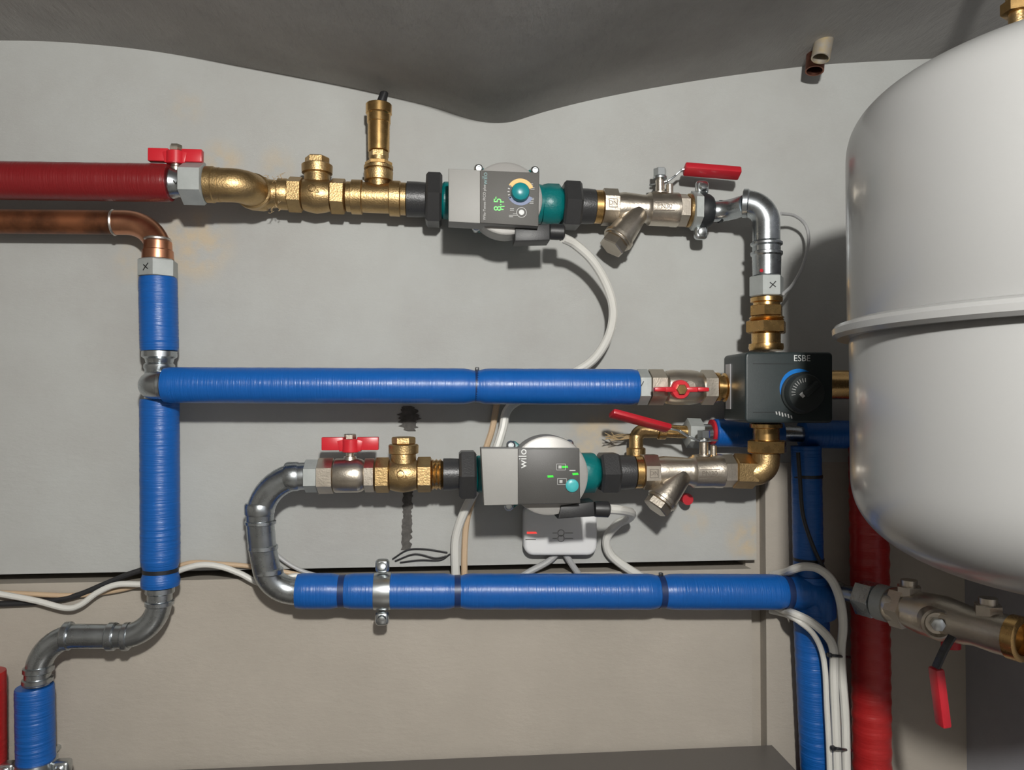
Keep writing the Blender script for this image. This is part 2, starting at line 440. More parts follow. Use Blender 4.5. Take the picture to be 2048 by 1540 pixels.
# ---------- ball valve at the end of the red pipe
P = W(352, 367, OR_); k = sc(P)
t = thing('ball_valve', 'ball valve with red butterfly handle at the end of the red pipe', 'valve', P)
part('valve_body', MB().rev([(341, 366, 24), (342, 366, 30), (346, 366, 31), (356, 367, 27), (366, 367, 27)], OR_), 'zinc', t)
part('hex_end', MB().hexa(366, 367, 412, 368, 43, OR_, True, 4), 'zincflat', t, 'pale grey hexagon nut')
xmark(W(353, 362, OR_+.0215), 12*k, X, t, True)
q = W(352, 330, OR_)
part('stem', MB().rings([(W(352, 345, OR_), 13*k), (W(352, 336, OR_), 13*k), (W(352, 334, OR_), 10*k), (W(352, 326, OR_), 10*k)], Z, 28), 'nickel', t)
butterfly(t, W(352, 312, OR_), k, 52, 8, 13, 18)
part('stem_nut', MB().hexw(W(352, 303, OR_), W(352, 290, OR_), 12*k), 'nickel', t)

# ---------- brass elbow dome going back to the wall row
P = W(412, 369, OR_); k = sc(P)
t = thing('pipe_elbow', 'brass elbow with rounded end beside the grey nut on the red pipe', 'pipe fitting', P)
e0, e1, e2 = W(440, 370, OR_), W(495, 371, OR_), None
e2 = Vector((e1.x, -OU, e1.z))
part('elbow_bend', MB().bend([e0, e1, e2], .027, 33.5*k), 'brass', t)
part('socket_collar', MB().rev([(413, 369, 33), (414, 369, 36), (428, 369.5, 36), (430, 369.5, 34), (441, 370, 34)], OR_), 'brass', t)
part('rim', MB().rings([(Vector((e1.x, -OU-.026, e1.z)), 33*k), (Vector((e1.x, -OU-.024, e1.z)), 37*k), (Vector((e1.x, -OU-.016, e1.z)), 37*k), (Vector((e1.x, -OU-.014, e1.z)), 33*k)], YN), 'brass', t)
P = W(535, 388, OU)
t = thing('threaded_nipple', 'stub of brass thread wound with hemp between rounded elbow and check valve', 'pipe fitting', P)
part('nipple', MB().rev([(499, 387, 24), (503, 387, 33), (526, 388, 34), (533, 388, 33), (536, 388, 29), (556, 388, 27), (558, 388, 31), (575, 389, 31), (579, 389, 29)], OU), 'brass', t)
hb = MB()
for i in range(26):
    a = random.uniform(0, 2*PI); x = random.uniform(536, 574); kk = .00077; r = random.uniform(30, 36)*kk
    c = W(x, 388, OU); d = Vector((0, -math.cos(a), math.sin(a)))
    p0 = c+d*r*.8; p1 = c+d*r*1.1+X*random.uniform(-.006, .006); p2 = p1+Vector((random.uniform(-.004, .006), random.uniform(-.003, .003), random.uniform(-.003, .004)))
    hb.tube(smooth([p0, p1, p2], 4), .00035, 5)
o = part('hemp_fibres', hb, 'hemp', t, 'loose hemp threads'); o['kind'] = 'stuff'

def check_valve(label, cx, row, o, s=1.0):
    y = row(cx); P = W(cx, y, o); k = sc(P)*s
    t = thing('check_valve', label, 'valve', P, 'brass check valves')
    R = lambda x, r: (cx+(x)*s, row(cx+x*s), r*s)
    part('valve_body', MB().rev([R(-28, 25), R(-27, 30), R(-18, 33), (*R(0, 36),), R(18, 33), R(27, 30), R(28, 25)], o, 36), 'brass', t)
    for a, c in ((-57, -28), (28, 57)):
        part('hex_end', MB().hexa(cx+a*s, row(cx+a*s), cx+c*s, row(cx+c*s), 36*s, o, True, 4), 'brass', t)
    c0 = P
    part('bonnet', MB().rings([(c0+Z*20*k, 26*k), (c0+Z*42*k, 25*k), (c0+Z*44*k, 30*k), (c0+Z*60*k, 30.5*k), (c0+Z*62*k, 28*k)], Z, 36), 'brass', t)
    part('bonnet_cap', MB().hexw(c0+Z*62*k, c0+Z*77*k, 24*k, True, 4*k), 'brass', t)
    e = MB(); rr = 34*k; pc = P+Z*2*k+YN*(36*k+.0001)
    ring = [pc+Vector((math.cos(2*PI*i/24)*7*k-4*k, 0, math.sin(2*PI*i/24)*7*k+3*k)) for i in range(25)]
    e.tube(ring, .7*k, 6); e.bar(pc+X*2*k-Z*5*k, pc+X*10*k-Z*5*k, 1.5*k, 1.2*k); e.bar(pc+X*6*k-Z*5*k, pc+X*6*k+Z*1*k, 1.5*k, 1.2*k); e.bar(pc+X*6*k+Z*1*k, pc+X*10*k-Z*5*k, 1.2*k, 1.2*k)
    part('cast_emblem', e, 'brassdark', t)
    return t
check_valve('upper brass check valve beside the tall air vent', 634, yU, OU)

# ---------- brass tee and air vent
P = W(757, yU(757), OU); k = sc(P)
t = thing('pipe_tee', 'brass tee beneath the tall air vent', 'pipe fitting', P)
part('tee_run', MB().rev([U(692, 27), U(694, 30), U(703, 30), U(704, 34), U(724, 34), U(726, 30), U(778, 30), U(780, 35), U(800, 35), U(802, 32), U(812, 32), U(813, 27)], OU), 'brass', t)
part('tee_branch', MB().rings([(P+Z*20*k, 21*k), (P+Z*33*k, 21*k), (P+Z*34*k, 28*k), (P+Z*52*k, 29*k), (P+Z*53*k, 24*k), (P+Z*56*k, 24*k), (P+Z*57*k, 29*k), (P+Z*63*k, 29*k), (P+Z*64*k, 26*k)], Z), 'brass', t)
t2 = thing('air_vent', 'tall brass automatic air vent with a black cap', 'valve', P+Z*64*k)
part('hex_base', MB().hexw(P+Z*64*k, P+Z*73*k, 27*k, True, 3*k), 'brassbright', t2)
part('neck', MB().rings([(P+Z*73*k, 19*k), (P+Z*82*k, 19*k)], Z).hexw(P+Z*80*k, P+Z*93*k, 20*k, True, 2*k), 'brass', t2)
part('float_chamber', MB().rings([(P+Z*93*k, 19*k), (P+Z*94*k, 21.5*k), (P+Z*150*k, 22*k), (P+Z*151*k, 23.5*k), (P+Z*166*k, 23.5*k), (P+Z*168*k, 25*k)], Z), 'brassbright', t2)
part('top_collar', MB().rings([(P+Z*168*k, 24*k), (P+Z*169*k, 26*k), (P+Z*187*k, 26*k), (P+Z*188*k, 25*k), (P+Z*188.5*k, 8*k)], Z), 'brassbright', t2)
ax = (Z+X*.04).normalized()
part('vent_cap', MB().rings([(P+Z*187*k+X*5*k, 10*k), (P+Z*192*k+X*5*k, 10*k), (P+ax*212*k+X*2*k, 8.5*k), (P+ax*214*k+X*2*k, 7*k)], ax, 20), 'black', t2)

# ---------- union nuts of the pumps
def union(label, pts, nut, row, o, rnut, rneck, flip=False):
    """black threaded neck and hexagon nut"""
    P = W(nut[0], row(nut[0]), o)
    t = thing('union_nut', label, 'pipe fitting', P, 'black pump union nuts')
    x0, x1 = pts
    part('threaded_neck', MB().rev([(x0, row(x0), rneck-3), (x0+1, row(x0+1), rneck), ((x0+x1)/2, row((x0+x1)/2), rneck), (x1-1, row(x1-1), rneck*.97), (x1, row(x1), rneck*.92)], o, 8 if False else 36), 'blackiron', t)
    part('hex_nut', MB().hexa(nut[0], row(nut[0]), nut[1], row(nut[1]), rnut, o, False, 9), 'blackiron', t)
    return t
union('black union nut between the brass tee and the upper pump', (813, 853), (852, 884), yU, OU, 56, 35)
union('black union nut to the right of the upper pump', (1158, 1189), (1124, 1160), yU, OU, 50, 35)
union('black union nut between the lower pump and the lower check valve', (886, 919), (918, 952), yL, OL, 53, 32)
union('black union nut between the lower pump and the lower angled strainer', (1234, 1268), (1198, 1236), yL, OL, 44, 34)

# ---------- pumps
def pump(label, row, o, xl, xr, cx, cy, R, box, panel_x, boxm, panelm, screws, conn):
    P = W(cx, row(cx), o)
    t = thing('circulation_pump', label, 'pump', P, 'teal and grey circulation pumps')
    k = sc(W(cx, cy, o+.05))
    # cast housing: round belly, ported necks, four lugs
    h = MB().dep(cx, cy, [(max(.012, o-.036), R*.62), (max(.016, o-.03), R*.74), (o+.006, R*.80), (o+.024, R*.93), (o+.034, R*.95)], o+.034)
    h.rev([(xl, row(xl), 34), (xl+4, row(xl), 37), (xl+16, row(xl+16), 37), (cx-R*.6, row(cx), 40)], o)
    h.rev([(cx+R*.5, row(cx), 42), (xr-44, row(xr-44), 38), (xr-42, row(xr-42), 26)], o)
    for sx, sy in screws:
        c = W(sx, sy, o+.036); q = W(cx, cy, o+.036)
        h.bar(Vector((q.x, -o-.026, q.z)), Vector((c.x, -o-.026, c.z)), .018, .017, .003)
    hb = part('pump_housing', h, 'teal', t)
    part('outlet_neck', MB().rings([(W(xr-46, row(xr-46), o), 34*k), (W(xr-44, row(xr-44), o), 41*k), (W(xr-34, row(xr-34), o), 44*k), (W(xr-12, row(xr-12), o), 44*k), (W(xr-3, row(xr-3), o), 33*k), (W(xr, row(xr), o), 30*k)], X, 8, PI/8), 'teal', t, sharp=50)
    part('motor_cap', MB().dep(cx, cy, [(o+.034, R*.96), (o+.04, R*1.0), (o+.076, R*1.0), (o+.080, R*.985), (o+.0815, R*.93)], o+.08), 'pumpcap', t)
    for sx, sy in screws:
        c = W(sx, sy, o+.044); s = MB()
        s.rings([(c-YN*.012, 7*k), (c+YN*.002, 7*k), (c+YN*.003, 9*k), (c+YN*.006, 9.5*k), (c+YN*.0085, 8*k), (c+YN*.0098, 5.5*k), (c+YN*.0098, 4.5*k), (c+YN*.006, 4.3*k)], YN, 24)
        part('screw', s, 'steel', t)
    of = o+.100
    (x0, y0), (x1, y1), (x2, y2), (x3, y3) = box
    f = (panel_x-x0)/(x1-x0)
    part('control_box', MB().prism(box, o+.062, of, .0015), boxm, t)
    pa = MB().prism([(panel_x, y0+(y1-y0)*f+1), (x1-.5, y1+.5), (x2-.5, y2-.5), (panel_x, y3+(y2-y3)*f-1)], of-.001, of+.0022, .0008)
    pn = part('front_panel', pa, panelm, t)
    # power plug
    c = MB().prism(conn, o+.045, o+.085, .002)
    xs = [p[0] for p in conn]; ys_ = [p[1] for p in conn]; ym = (conn[1][1]+conn[2][1])/2
    part('power_plug', c, 'black', t)
    part('cable_gland', MB().rev([(max(xs)-1, ym, 15), (max(xs)+3, ym, 16), (max(xs)+26, ym+1, 16), (max(xs)+29, ym+1, 12)], o+.065, 20), 'black', t)
    return t, pn, of+.0024

t, pn, of = pump('upper pump with a teal dial and lit green digits', yU, OU, 884, 1128, 1012, 397, 74,
                 [(897, 337), (1079, 345), (1077, 453), (897, 443)], 960, 'pumpgrey', 'panel',
                 [(957, 340), (1069, 344), (952, 455)], [(1030, 452), (1100, 447), (1100, 480), (1030, 482)])
ko = W(1041, 383, of); k = sc(ko)
part('dial_ring', MB().arc(1041, 384, of-.0003, 19, 27, math.radians(20), math.radians(150)), 'yellowprint', pn, 'yellow arc')
part('dial_ring', MB().arc(1041, 384, of-.0003, 19, 27, math.radians(205), math.radians(335)), 'lilacprint', pn, 'lilac arc')
b = MB()
for i in range(5):
    a = math.radians(150+i*15); b.arc(1041, 384, of-.0003, 22, 26, a-.04, a+.04, 2)
part('dial_ticks', b, 'printgrey', pn)
part('dial_knob', MB().dep(1041, 383, [(of-.001, 18.5), (of+.006, 18.5), (of+.010, 17), (of+.0125, 12), (of+.0135, 4)], of+.008, 36), 'tealbright', t)
part('push_button', MB().dep(1043, 425, [(of-.001, 5.5), (of+.001, 5.5), (of+.0015, 4)], of, 20), 'printwhite', pn)
part('button_ring', MB().arc(1043, 425, of-.0003, 9.4, 10.4, 0, 2*PI, 28), 'printgrey', pn)
b = MB().text('8.5', W(996, 409, of), .0155, PI/2)
for dx, dy in ((1004, 404), (1005, 413), (1003, 419)): b.prism([(dx-4, dy-.8), (dx+4, dy-1.2), (dx+4, dy+.8), (dx-4, dy+.8)], of-.0004, of)
part('lit_digits', b, 'greenled', pn, 'glowing green digits')
b = MB().text('F', W(992, 397, of), .006, 0); part('lit_symbol', b, 'greenled', pn)
part('printed_text', MB().text('Wilo-Yonos PICO plus', W(969, 405, of), .0053, PI/2), 'printgrey', pn)
for x, y in ((1062, 369), (1065, 377), (1064, 398), (1063, 405), (1024, 419), (1022, 432), (1030, 429)): b = MB(); b.prism([(x-4, y-2), (x+4, y-2), (x+4, y-1), (x-4, y-1)], of-.0004, of-.0001); b.prism([(x-4, y+1), (x+4, y+1), (x+4, y+2), (x-4, y+2)], of-.0004, of-.0001); part('printed_symbol', b, 'printgrey', pn)
b = MB().text('wilo', W(970, 357, of), .0105, PI/2); part('printed_logo', b, mat('faint teal print', (.05, .15, .15), .4), pn)

t, pn, of = pump('lower pump with charcoal panel and three green lights', yL, OL, 952, 1198, 1098, 951, 80,
                 [(962, 897), (1159, 897), (1161, 1007), (968, 1011)], 1036, 'pumpgrey', 'paneldark',
                 [(1021, 890), (1137, 888), (1017, 1011)], [(1122, 1012), (1188, 1003), (1190, 1033), (1116, 1038)])
k = sc(W(1098, 950, of))
part('printed_logo', MB().text('wilo', W(1046, 917, of), .0155, PI/2), 'printwhite', pn, 'white brand lettering')
for x, y in ((1130, 934), (1151, 948), (1101, 953)):
    part('indicator_light', MB().prism([(x-6.5, y-2), (x+5, y-2.6), (x+6.5, y+1.6), (x-5.5, y+2.4)], of-.0006, of+.0002), 'greenled', pn, 'lit green bar')
for x, y in ((1122, 934), (1124, 963)):
    b = MB()
    q = [(x-9, y-6), (x+9, y-6), (x+9, y+6), (x-9, y+6)]
    for a, c in zip(q, q[1:]+q[:1]): b.bar(W(*a, of), W(*c, of), .0004, .0006, 0, YN)
    b.prism([(x-5, y-3), (x+1, y-3), (x+1, y+3), (x-5, y+3)], of-.0004, of-.0001); part('printed_symbol', b, 'printgrey', pn)
b = MB(); b.prism([(1139, 940), (1151, 940), (1151, 942), (1139, 942)], of-.0004, of)
part('printed_symbol', b, 'printgrey', pn)
part('push_button', MB().dep(1144, 971, [(of-.001, 13), (of+.002, 13), (of+.003, 11), (of+.0033, 4)], of, 32), 'tealpale', pn, 'round pale teal button')

# ---------- strainer ball valves
def strainer(label, row, o, x0, xs, x1, dy, lever, group):
    """x0 ring start, xs stem, x1 end"""
    yc = row(xs); P = W(xs, yc, o); k = sc(P)
    t = thing('strainer_valve', label, 'valve', P, group)
    part('end_ring', MB().rev([(x0, row(x0), 30), (x0+1, row(x0), 33), (x0+14, row(x0+14), 33), (x0+15, row(x0+15), 30)], o, 36), 'brassbright', t, 'brass coloured ring')
    part('hex_end', MB().hexa(x0+15, row(x0+15), x0+46, row(x0+46), 37, o, True, 3, 8), 'nickel', t)
    b = MB().rev([(x0+45, row(x0+45), 29), (x0+60, row(x0+60), 31), (xs-32, row(xs-32), 27), (xs-26, row(xs-26), 29), (xs-22, row(xs-22), 33), (xs+20, row(xs+20), 33), (xs+24, row(xs+24), 34), (xs+34, row(xs+34), 34), (xs+36, row(xs+36), 30), (x1-24, row(x1-24), 30)], o)
    part('valve_body', b, 'nickel', t)
    part('hex_end', MB().hexa(x1-26, row(x1-26), x1-2, row(x1-2), 33, o, True, 3), 'nickel', t)
    # Y branch
    a0 = W(xs-45, row(xs)+6, o+.006); a1 = W(xs-95, row(xs)+74+dy, o+.018); d = (a1-a0).normalized(); L = (a1-a0).length
    part('strainer_branch', MB().rings([(a0-d*.012, 14*k), (a0, 22*k), (a0+d*L*.55, 27*k), (a0+d*L*.72, 28*k), (a0+d*L*.73, 31*k), (a0+d*L*.80, 31*k), (a0+d*L*.81, 28*k), (a0+d*L*.86, 28*k)], d, 32), 'nickel', t)
    part('strainer_cap', MB().hexw(a0+d*L*.86, a0+d*L*1.06, 27*k, False, 4*k), 'nickel', t)
    # stem and lettering
    part('stem', MB().rings([(P+Z*30*k, 18*k), (P+Z*33*k, 18*k), (P+Z*34*k, 9*k), (P+Z*58*k, 9*k), (P+Z*59*k, 7*k), (P+Z*66*k, 7*k)], Z, 24), 'nickel', t)
    part('stop_stub', MB().rings([(P+X*20*k+Z*28*k, 7*k), (P+X*20*k+Z*50*k, 7*k), (P+X*20*k+Z*52*k, 5*k)], Z, 18), 'nickel', t)
    e = MB()
    c = W(xs, row(xs)+2, o)+YN*(33.3*k)
    for s in (-1, 1): e.bar(c-X*20*k+Z*s*8*k, c+X*20*k+Z*s*8*k, 1.2*k, 1.2*k)
    part('cast_lettering', e, 'nickeldark', t); e = MB().text('PN30', c+YN*.0003, .0105); part('cast_lettering', e, 'nickeldark', t); e = MB()
    c2 = W(x0+31, row(x0+31), o)+YN*(35*k)
    for a, bq in (((-8, -8), (8, -8)), ((8, -8), (8, 8)), ((8, 8), (-8, 8)), ((-8, 8), (-8, -8))): e.bar(c2+X*a[0]*k+Z*a[1]*k, c2+X*bq[0]*k+Z*bq[1]*k, 1*k, 1*k)
    e.text('DN', c2+YN*.0003, .009)
    part('cast_lettering', e, 'nickeldark', t)
    lv = MB(); lp = [W(x, y, o+dz) for x, y, dz in lever['metal']]
    for a, c in zip(lp, lp[1:]): lv.bar(a, c+(c-a).normalized()*.001, .013, .0028, .0008, YN)
    lv.rings([(P+Z*61*k, 14*k), (P+Z*65*k, 14*k)], Z, 20)
    part('lever', lv, 'steel', t)
    a, c = [W(x, y, o+dz) for x, y, dz in lever['grip']]
    part('lever_grip', MB().bar(a, c, .021, lever.get('th', .0125), .003, YN+Z*.45), 'redplastic', t, 'red plastic lever sleeve')
    part('stem_nut', MB().hexw(P+Z*66*k, P+Z*82*k, 13*k, True, 2*k), 'steel', t)
    return t
strainer('upper angled strainer valve, its red lever pointing right over the rubber lined clamp', yU, OU, 1188, 1320, 1376, 0,
         dict(metal=[(1300, 372, -.012), (1334, 364, 0), (1350, 352, 0), (1362, 341, .002), (1380, 338, .004)], grip=[(1368, 338, .006), (1480, 347, .012)]), 'nickel plated strainer valves')
strainer('lower angled strainer valve, its red lever slanting up to the left', yL, OL, 1268, 1408, 1468, -2,
         dict(metal=[(1432, 880, .002), (1398, 882, .004), (1375, 872, .005), (1358, 861, .007), (1335, 857, .008)], grip=[(1338, 857, .010), (1222, 826, .022)], th=.009), 'nickel plated strainer valves')

# ---------- hex adapter, rubber lined clamp and zinc pipe of the upper row
t = thing('hex_adapter', 'grey hexagon adapter between upper strainer valve and rubber lined clamp', 'pipe fitting', W(1388, yU(1388), OU))
part('seal_ring', MB().rev([U(1374, 30), U(1375, 33), U(1380, 33), U(1381, 30)], OU), 'brass', t)
part('hex_nut', MB().hexa(1381, yU(1381), 1398, yU(1398), 40, OU, True, 3), 'zincflat', t)
P = W(1408, yU(1408), OU); k = sc(P)
def clamp_horizontal(label, x, y, o, r, wpx, rubber, up_off=(0, 0), dn_off=(0, 0)):
    P = W(x, y, o); k = sc(P)
    t = thing('pipe_clamp', label, 'clamp', Vector((P.x, 0, P.z)), 'plated pipe clamps')
    if rubber:
        part('rubber_lining', MB().rings([(P-X*wpx*1.0*k, (r-4)*k), (P-X*wpx*.95*k, (r+3)*k), (P-X*wpx*.6*k, (r+7)*k), (P+X*wpx*.6*k, (r+7)*k), (P+X*wpx*.95*k, (r+3)*k), (P+X*wpx*1.0*k, (r-4)*k)], X, 36), 'rubber', t)
        band = wpx*.5; rb = r+8
    else: band = wpx; rb = r+3
    b = MB()
    b.rings([(P-X*band*k, (rb-3)*k), (P-X*band*.9*k, rb*k), (P-X*band*.3*k, (rb+.8)*k), (P+X*band*.3*k, (rb+.8)*k), (P+X*band*.9*k, rb*k), (P+X*band*k, (rb-3)*k)], X, 40)
    part('band', b, 'rubber' if rubber else 'steel', t)
    for s, off in ((1, up_off), (-1, dn_off)):
        c = P+Z*s*(r+19)*k+X*off[0]*k+YN*.004
        e = MB(); e.box(c, (wpx*.78*k, .007, 14*k), None, .0062, 4)
        ear = part('clamp_ear', e, 'steel', t)
        q = c+YN*.007
        sn = (YN+Z*.35*(1 if s > 0 else -.3)).normalized()
        part('clamp_screw', MB().rings([(q-sn*.002, 9*k), (q+sn*.002, 9*k), (q+sn*.0045, 8*k), (q+sn*.0055, 4*k)], sn, 20), 'steel', ear)
    part('wall_stud', MB().rings([(Vector((P.x, .006, P.z)), 6*k), (Vector((P.x, -o+.8*r*k, P.z)), 6*k)], YN, 16), 'steel', t)
    return t
clamp_horizontal('rubber lined pipe clamp beside the upper strainer valve', 1406, yU(1406), OU, 26, 17, True, (-4, 0), (-7, 0))

z0, z1, z2 = W(1424, 423, OU+.002), W(1452, 423, OU+.004), W(1492, 410, OU+.04)
k = sc(z0)
t = thing('pipe_bend', 'slim zinc bend between rubber lined clamp and the large zinc elbow', 'pipe', z0)
part('pipe', MB().bend([z0, z1, z2], .05, 20.5*k), 'zinc', t)
part('press_ring', MB().rings([(W(1441, 423, OU+.003)-X*.003, 20*k), (W(1441, 423, OU+.003)-X*.002, 22.5*k), (W(1441, 423, OU+.003)+X*.002, 22.5*k), (W(1441, 423, OU+.003)+X*.003, 20*k)], X), 'rubber', t, 'dark seal ring')

# ---------- large zinc elbow, press sleeve, hex, brass union down to the mixing valve
XV = W(1533, 500, OM).x
k = sc(W(1533, 470, OM))
t = thing('pipe_elbow', 'large shiny zinc elbow turning down at the upper right, beside the tank', 'pipe fitting', W(1533, 490, OM))
pA = W(1489, 407, OU+.037); pB = Vector((XV, -OM, W(1533, 407, OM).z)); pC = Vector((XV, -OM, W(1533, 482, OM).z))
part('elbow_bend', MB().bend([pA, pB, pC], .037, 26.5*k), 'zinc', t)
dA = (pB-pA).normalized()
part('mouth_ring', MB().rings([(pA-dA*.003, 25*k), (pA-dA*.002, 29*k), (pA+dA*.005, 29*k), (pA+dA*.007, 26*k)], dA), 'zinc', t)
def vert(px, ys_r, o, seg=36, ph=0.0):
    mb = MB(); P0 = W(px, ys_r[0][0], o)
    mb.rings([(Vector((P0.x, -o, W(px, y, o).z)), r*sc(P0)) for y, r in ys_r], Z, seg, ph); return mb
t = thing('press_sleeve', 'shiny zinc press sleeve with a red dot above the marked grey nut', 'pipe fitting', W(1533, 552, OM))
part('sleeve', vert(1533, [(482, 26), (484, 28), (486, 31), (490, 31), (493, 27), (503, 27), (505, 31), (510, 31), (513, 28), (551, 27), (553, 24)], OM), 'zinc', t)
part('red_dot', MB().rings([(W(1523, 541, OM+.0205), 3.5*k), (W(1523, 541, OM+.0212), 3.5*k)], YN, 16), 'redplastic', t)
t = thing('hex_adapter', 'grey hexagon nut marked with a cross above the bright brass union', 'pipe fitting', W(1535, 594, OM))
h5 = math.radians(-5)
hx = MB(); hx.rings([(W(1533, 594, OM), 31*k), (W(1533, 592, OM), 34*k), (W(1533, 555, OM), 34*k), (W(1533, 553, OM), 31*k)], Z, 6, PI/6+h5); part('hex_nut', hx, 'zincflat', t)
# the cross sits on the facet to the right
fn = Vector((math.sin(h5), -math.cos(h5), 0)); xd = Vector((math.cos(h5), math.sin(h5), 0))
hc = W(1533, 574, OM)
xmark(hc+fn*(34*k*.868)+xd*2*k, 12*k, xd, t)
t = thing('pipe_union', 'bright brass union standing on top of the mixing valve', 'pipe fitting', W(1533, 702, OM))
part('upper_collar', vert(1533, [(595, 27), (596, 31), (604, 31), (606, 26), (611, 26)], OM), 'brassbright', t)
part('hex_neck', MB().hexw(W(1533, 633, OM), W(1533, 611, OM), 33*k, True, 3*k), 'brassbright', t)
part('threaded_ring', vert(1533, [(633, 31), (636, 34), (638, 31), (640, 34), (642, 31)], OM), 'brassbright', t)
part('hex_nut', MB().hexw(W(1532, 667, OM), W(1532, 642, OM), 41*k, True, 4*k), 'brassbright', t)
part('tail_pipe', vert(1532, [(667, 30), (668, 28), (687, 28), (688, 33), (696, 34), (701, 32)], OM), 'brassbright', t)

# ---------- mixing valve actuator
fo = .178
P = W(1532, 848, OM)
t = thing('mixing_valve', 'dark mixing valve box with a round dial beside the white tank', 'valve', P)
def rrect(x0, y0, x1, y1, r, n=5):
    out = []
    for cx, cy, a0 in ((x1-r, y0+r, -90), (x1-r, y1-r, 0), (x0+r, y1-r, 90), (x0+r, y0+r, 180)):
        for i in range(n+1):
            a = math.radians(a0+90*i/n); out.append((cx+r*math.cos(a), cy+r*math.sin(a)))
    return out
part('housing', MB().prism(rrect(1491, 704, 1666, 846, 9), OM-.006, fo, .003, 3), 'boxgreen', t)
fP = W(1491, 775, fo)
sp = MB(); 
x_side = fP.x-.0004
zt, zb = W(1467, 728, .12).z, W(1467, 818, .12).z
sp.box(Vector((x_side, -(.114), (zt+zb)/2)), (.0006, .009, (zt-zb)/2), None, 0); part('side_label', sp, 'plate', t, 'silver strip on the left face')
for y0, y1 in ((726, 727.2), (822, 823.2)):
    pass
b = MB(); b.prism([(1506, 727), (1590, 727), (1590, 728), (1506, 728)], fo-.0005, fo+.0003); b.prism([(1506, 824), (1590, 824), (1590, 825), (1506, 825)], fo-.0005, fo+.0003)
part('panel_seam', b, 'black', t)
part('scale_arc', MB().arc(1611, 784, fo-.0001, 41, 55, math.radians(80), math.radians(228), 30, .0004, True), 'blueprint', t, 'blue crescent scale')
kn = MB().dep(1612, 786, [(fo-.001, 42), (fo+.004, 42), (fo+.006, 39), (fo+.016, 38), (fo+.018, 36)], fo+.016, 48)
ob = part('dial_knob', kn, 'boxknob', t)
bo = fo+.0183
b = MB(); c0 = W(1612, 786, bo); kk = sc(c0)
for i in range(9):
    a = math.radians(92+i*12); d = Vector((math.cos(a), 0, math.sin(a))); b.bar(c0+d*22*kk, c0+d*30*kk, 1.1*kk, .0005, 0, Vector((-d.z, 0, d.x)))
part('dial_ticks', b, 'printgrey', ob)
d = Vector((math.cos(math.radians(40)), 0, math.sin(math.radians(40))))
part('grip_ridge', MB().bar(c0-d*6*kk, c0+d*32*kk, .010, .011, .002, Vector((-d.z, 0, d.x))), 'boxknob', ob)
q = W(1607, 789, bo+.002)
part('pointer', MB().prism([(1599, 789), (1607, 782), (1614, 789), (1606, 796)], bo-.001, bo+.001), 'printwhite', ob, 'white diamond pointer')
part('printed_logo', MB().text('ESBE', W(1604, 717, fo+.0005), .0125), 'printwhite', t)
b = MB()
for x, y, h in ((1553, 826, 3), (1559, 827, 4), (1565, 829, 4), (1571, 830, 3), (1577, 832, 4), (1583, 834, 3)): b.prism([(x-2, y-h), (x+.5, y-h), (x+2, y+h), (x-.5, y+h)], fo-.0005, fo+.0004)
part('worn_print', b, 'printgrey', t)
# right port
P2 = W(1690, 770, .10)
t = thing('pipe_fitting', 'brass fitting between the mixing valve box and the white tank', 'pipe fitting', P2)
xr = W(1666, 770, fo).x-.004
cz = W(1680, 770, .10).z
bq = MB().hexw(Vector((xr, -.115, cz)), Vector((xr+.022, -.115, cz)), .027, True, .003); part('hex_nut', bq, 'brassbright', t)
part('tail_pipe', MB().rings([(Vector((xr+.022, -.115, cz)), .022), (Vector((xr+.06, -.115, cz)), .022)], X), 'brassbright', t)
# below: union and elbow to lower row
t = thing('pipe_elbow', 'brass elbow joining the underside of the mixing valve to the lower row', 'pipe fitting', W(1530, 950, OM-.006))
k = sc(W(1530, 900, OM))
part('upper_collar', vert(1532, [(846, 28), (848, 32), (855, 32), (857, 26), (880, 26)], OM), 'brassbright', t)
part('hex_nut', MB().hexw(W(1534, 906, OM), W(1534, 880, OM), 40*k, True, 4*k), 'brassbright', t)
part('elbow_bend', MB().bend([W(1532, 904, OM), W(1531, 945, OM), W(1506, 944, OM-.006)], .019, 27*k), 'brass', t)
part('hex_socket', MB().hexa(1466, yL(1466), 1508, 943, 35, OM-.01, True, 4), 'brass', t)

# ---------- copper pipe top left and the left upright
OC = .046
t = thing('copper_pipe', 'stained copper pipe with painted shade below the red pipe', 'pipe', W(0, 441, OC))
c0, c1, c2 = W(-200, 441, OC), W(318, 446, OC), W(317, 516, OV)
k = sc(W(200, 446, OC))
part('pipe', MB().rings([(W(-620, 436, OC), 24*k), (W(233, 445, OC), 24*k)], X), 'copperdirtyshaded', t, 'dirty copper darkened by painted shade')
t = thing('copper_elbow', 'bright copper elbow bending down to the blue upright on the left', 'pipe fitting', W(317, 520, OV))
part('elbow_bend', MB().bend([W(230, 445, OC), c1, c2], .052, 24.5*k), 'copper', t)
part('solder_ring', MB().rings([(W(226, 445, OC), 25*k), (W(228, 445, OC), 26.5*k), (W(231, 445, OC), 25*k)], X), 'solder', t)
part('solder_ring', vert(315, [(476, 24), (478, 26), (481, 26), (483, 24)], OV-.004), 'solder', t)
part('socket', vert(316, [(483, 24), (484, 26), (500, 27), (502, 29), (519, 30), (520, 26)], OV-.001), 'copper', t)
k = sc(W(315, 540, OV))
t = thing('hex_adapter', 'grey hexagon nut marked with a cross, at the head of the left blue upright', 'pipe fitting', W(316, 556, OV))
hx = MB(); ax = Z
phs = math.radians(-24)
hx.rings([(W(316, 556, OV), 34*k), (W(316, 554, OV), 38*k), (W(316, 523, OV), 38*k), (W(316, 520, OV), 34*k)], Z, 6, PI/6+phs); part('hex_nut', hx, 'zincflat', t)
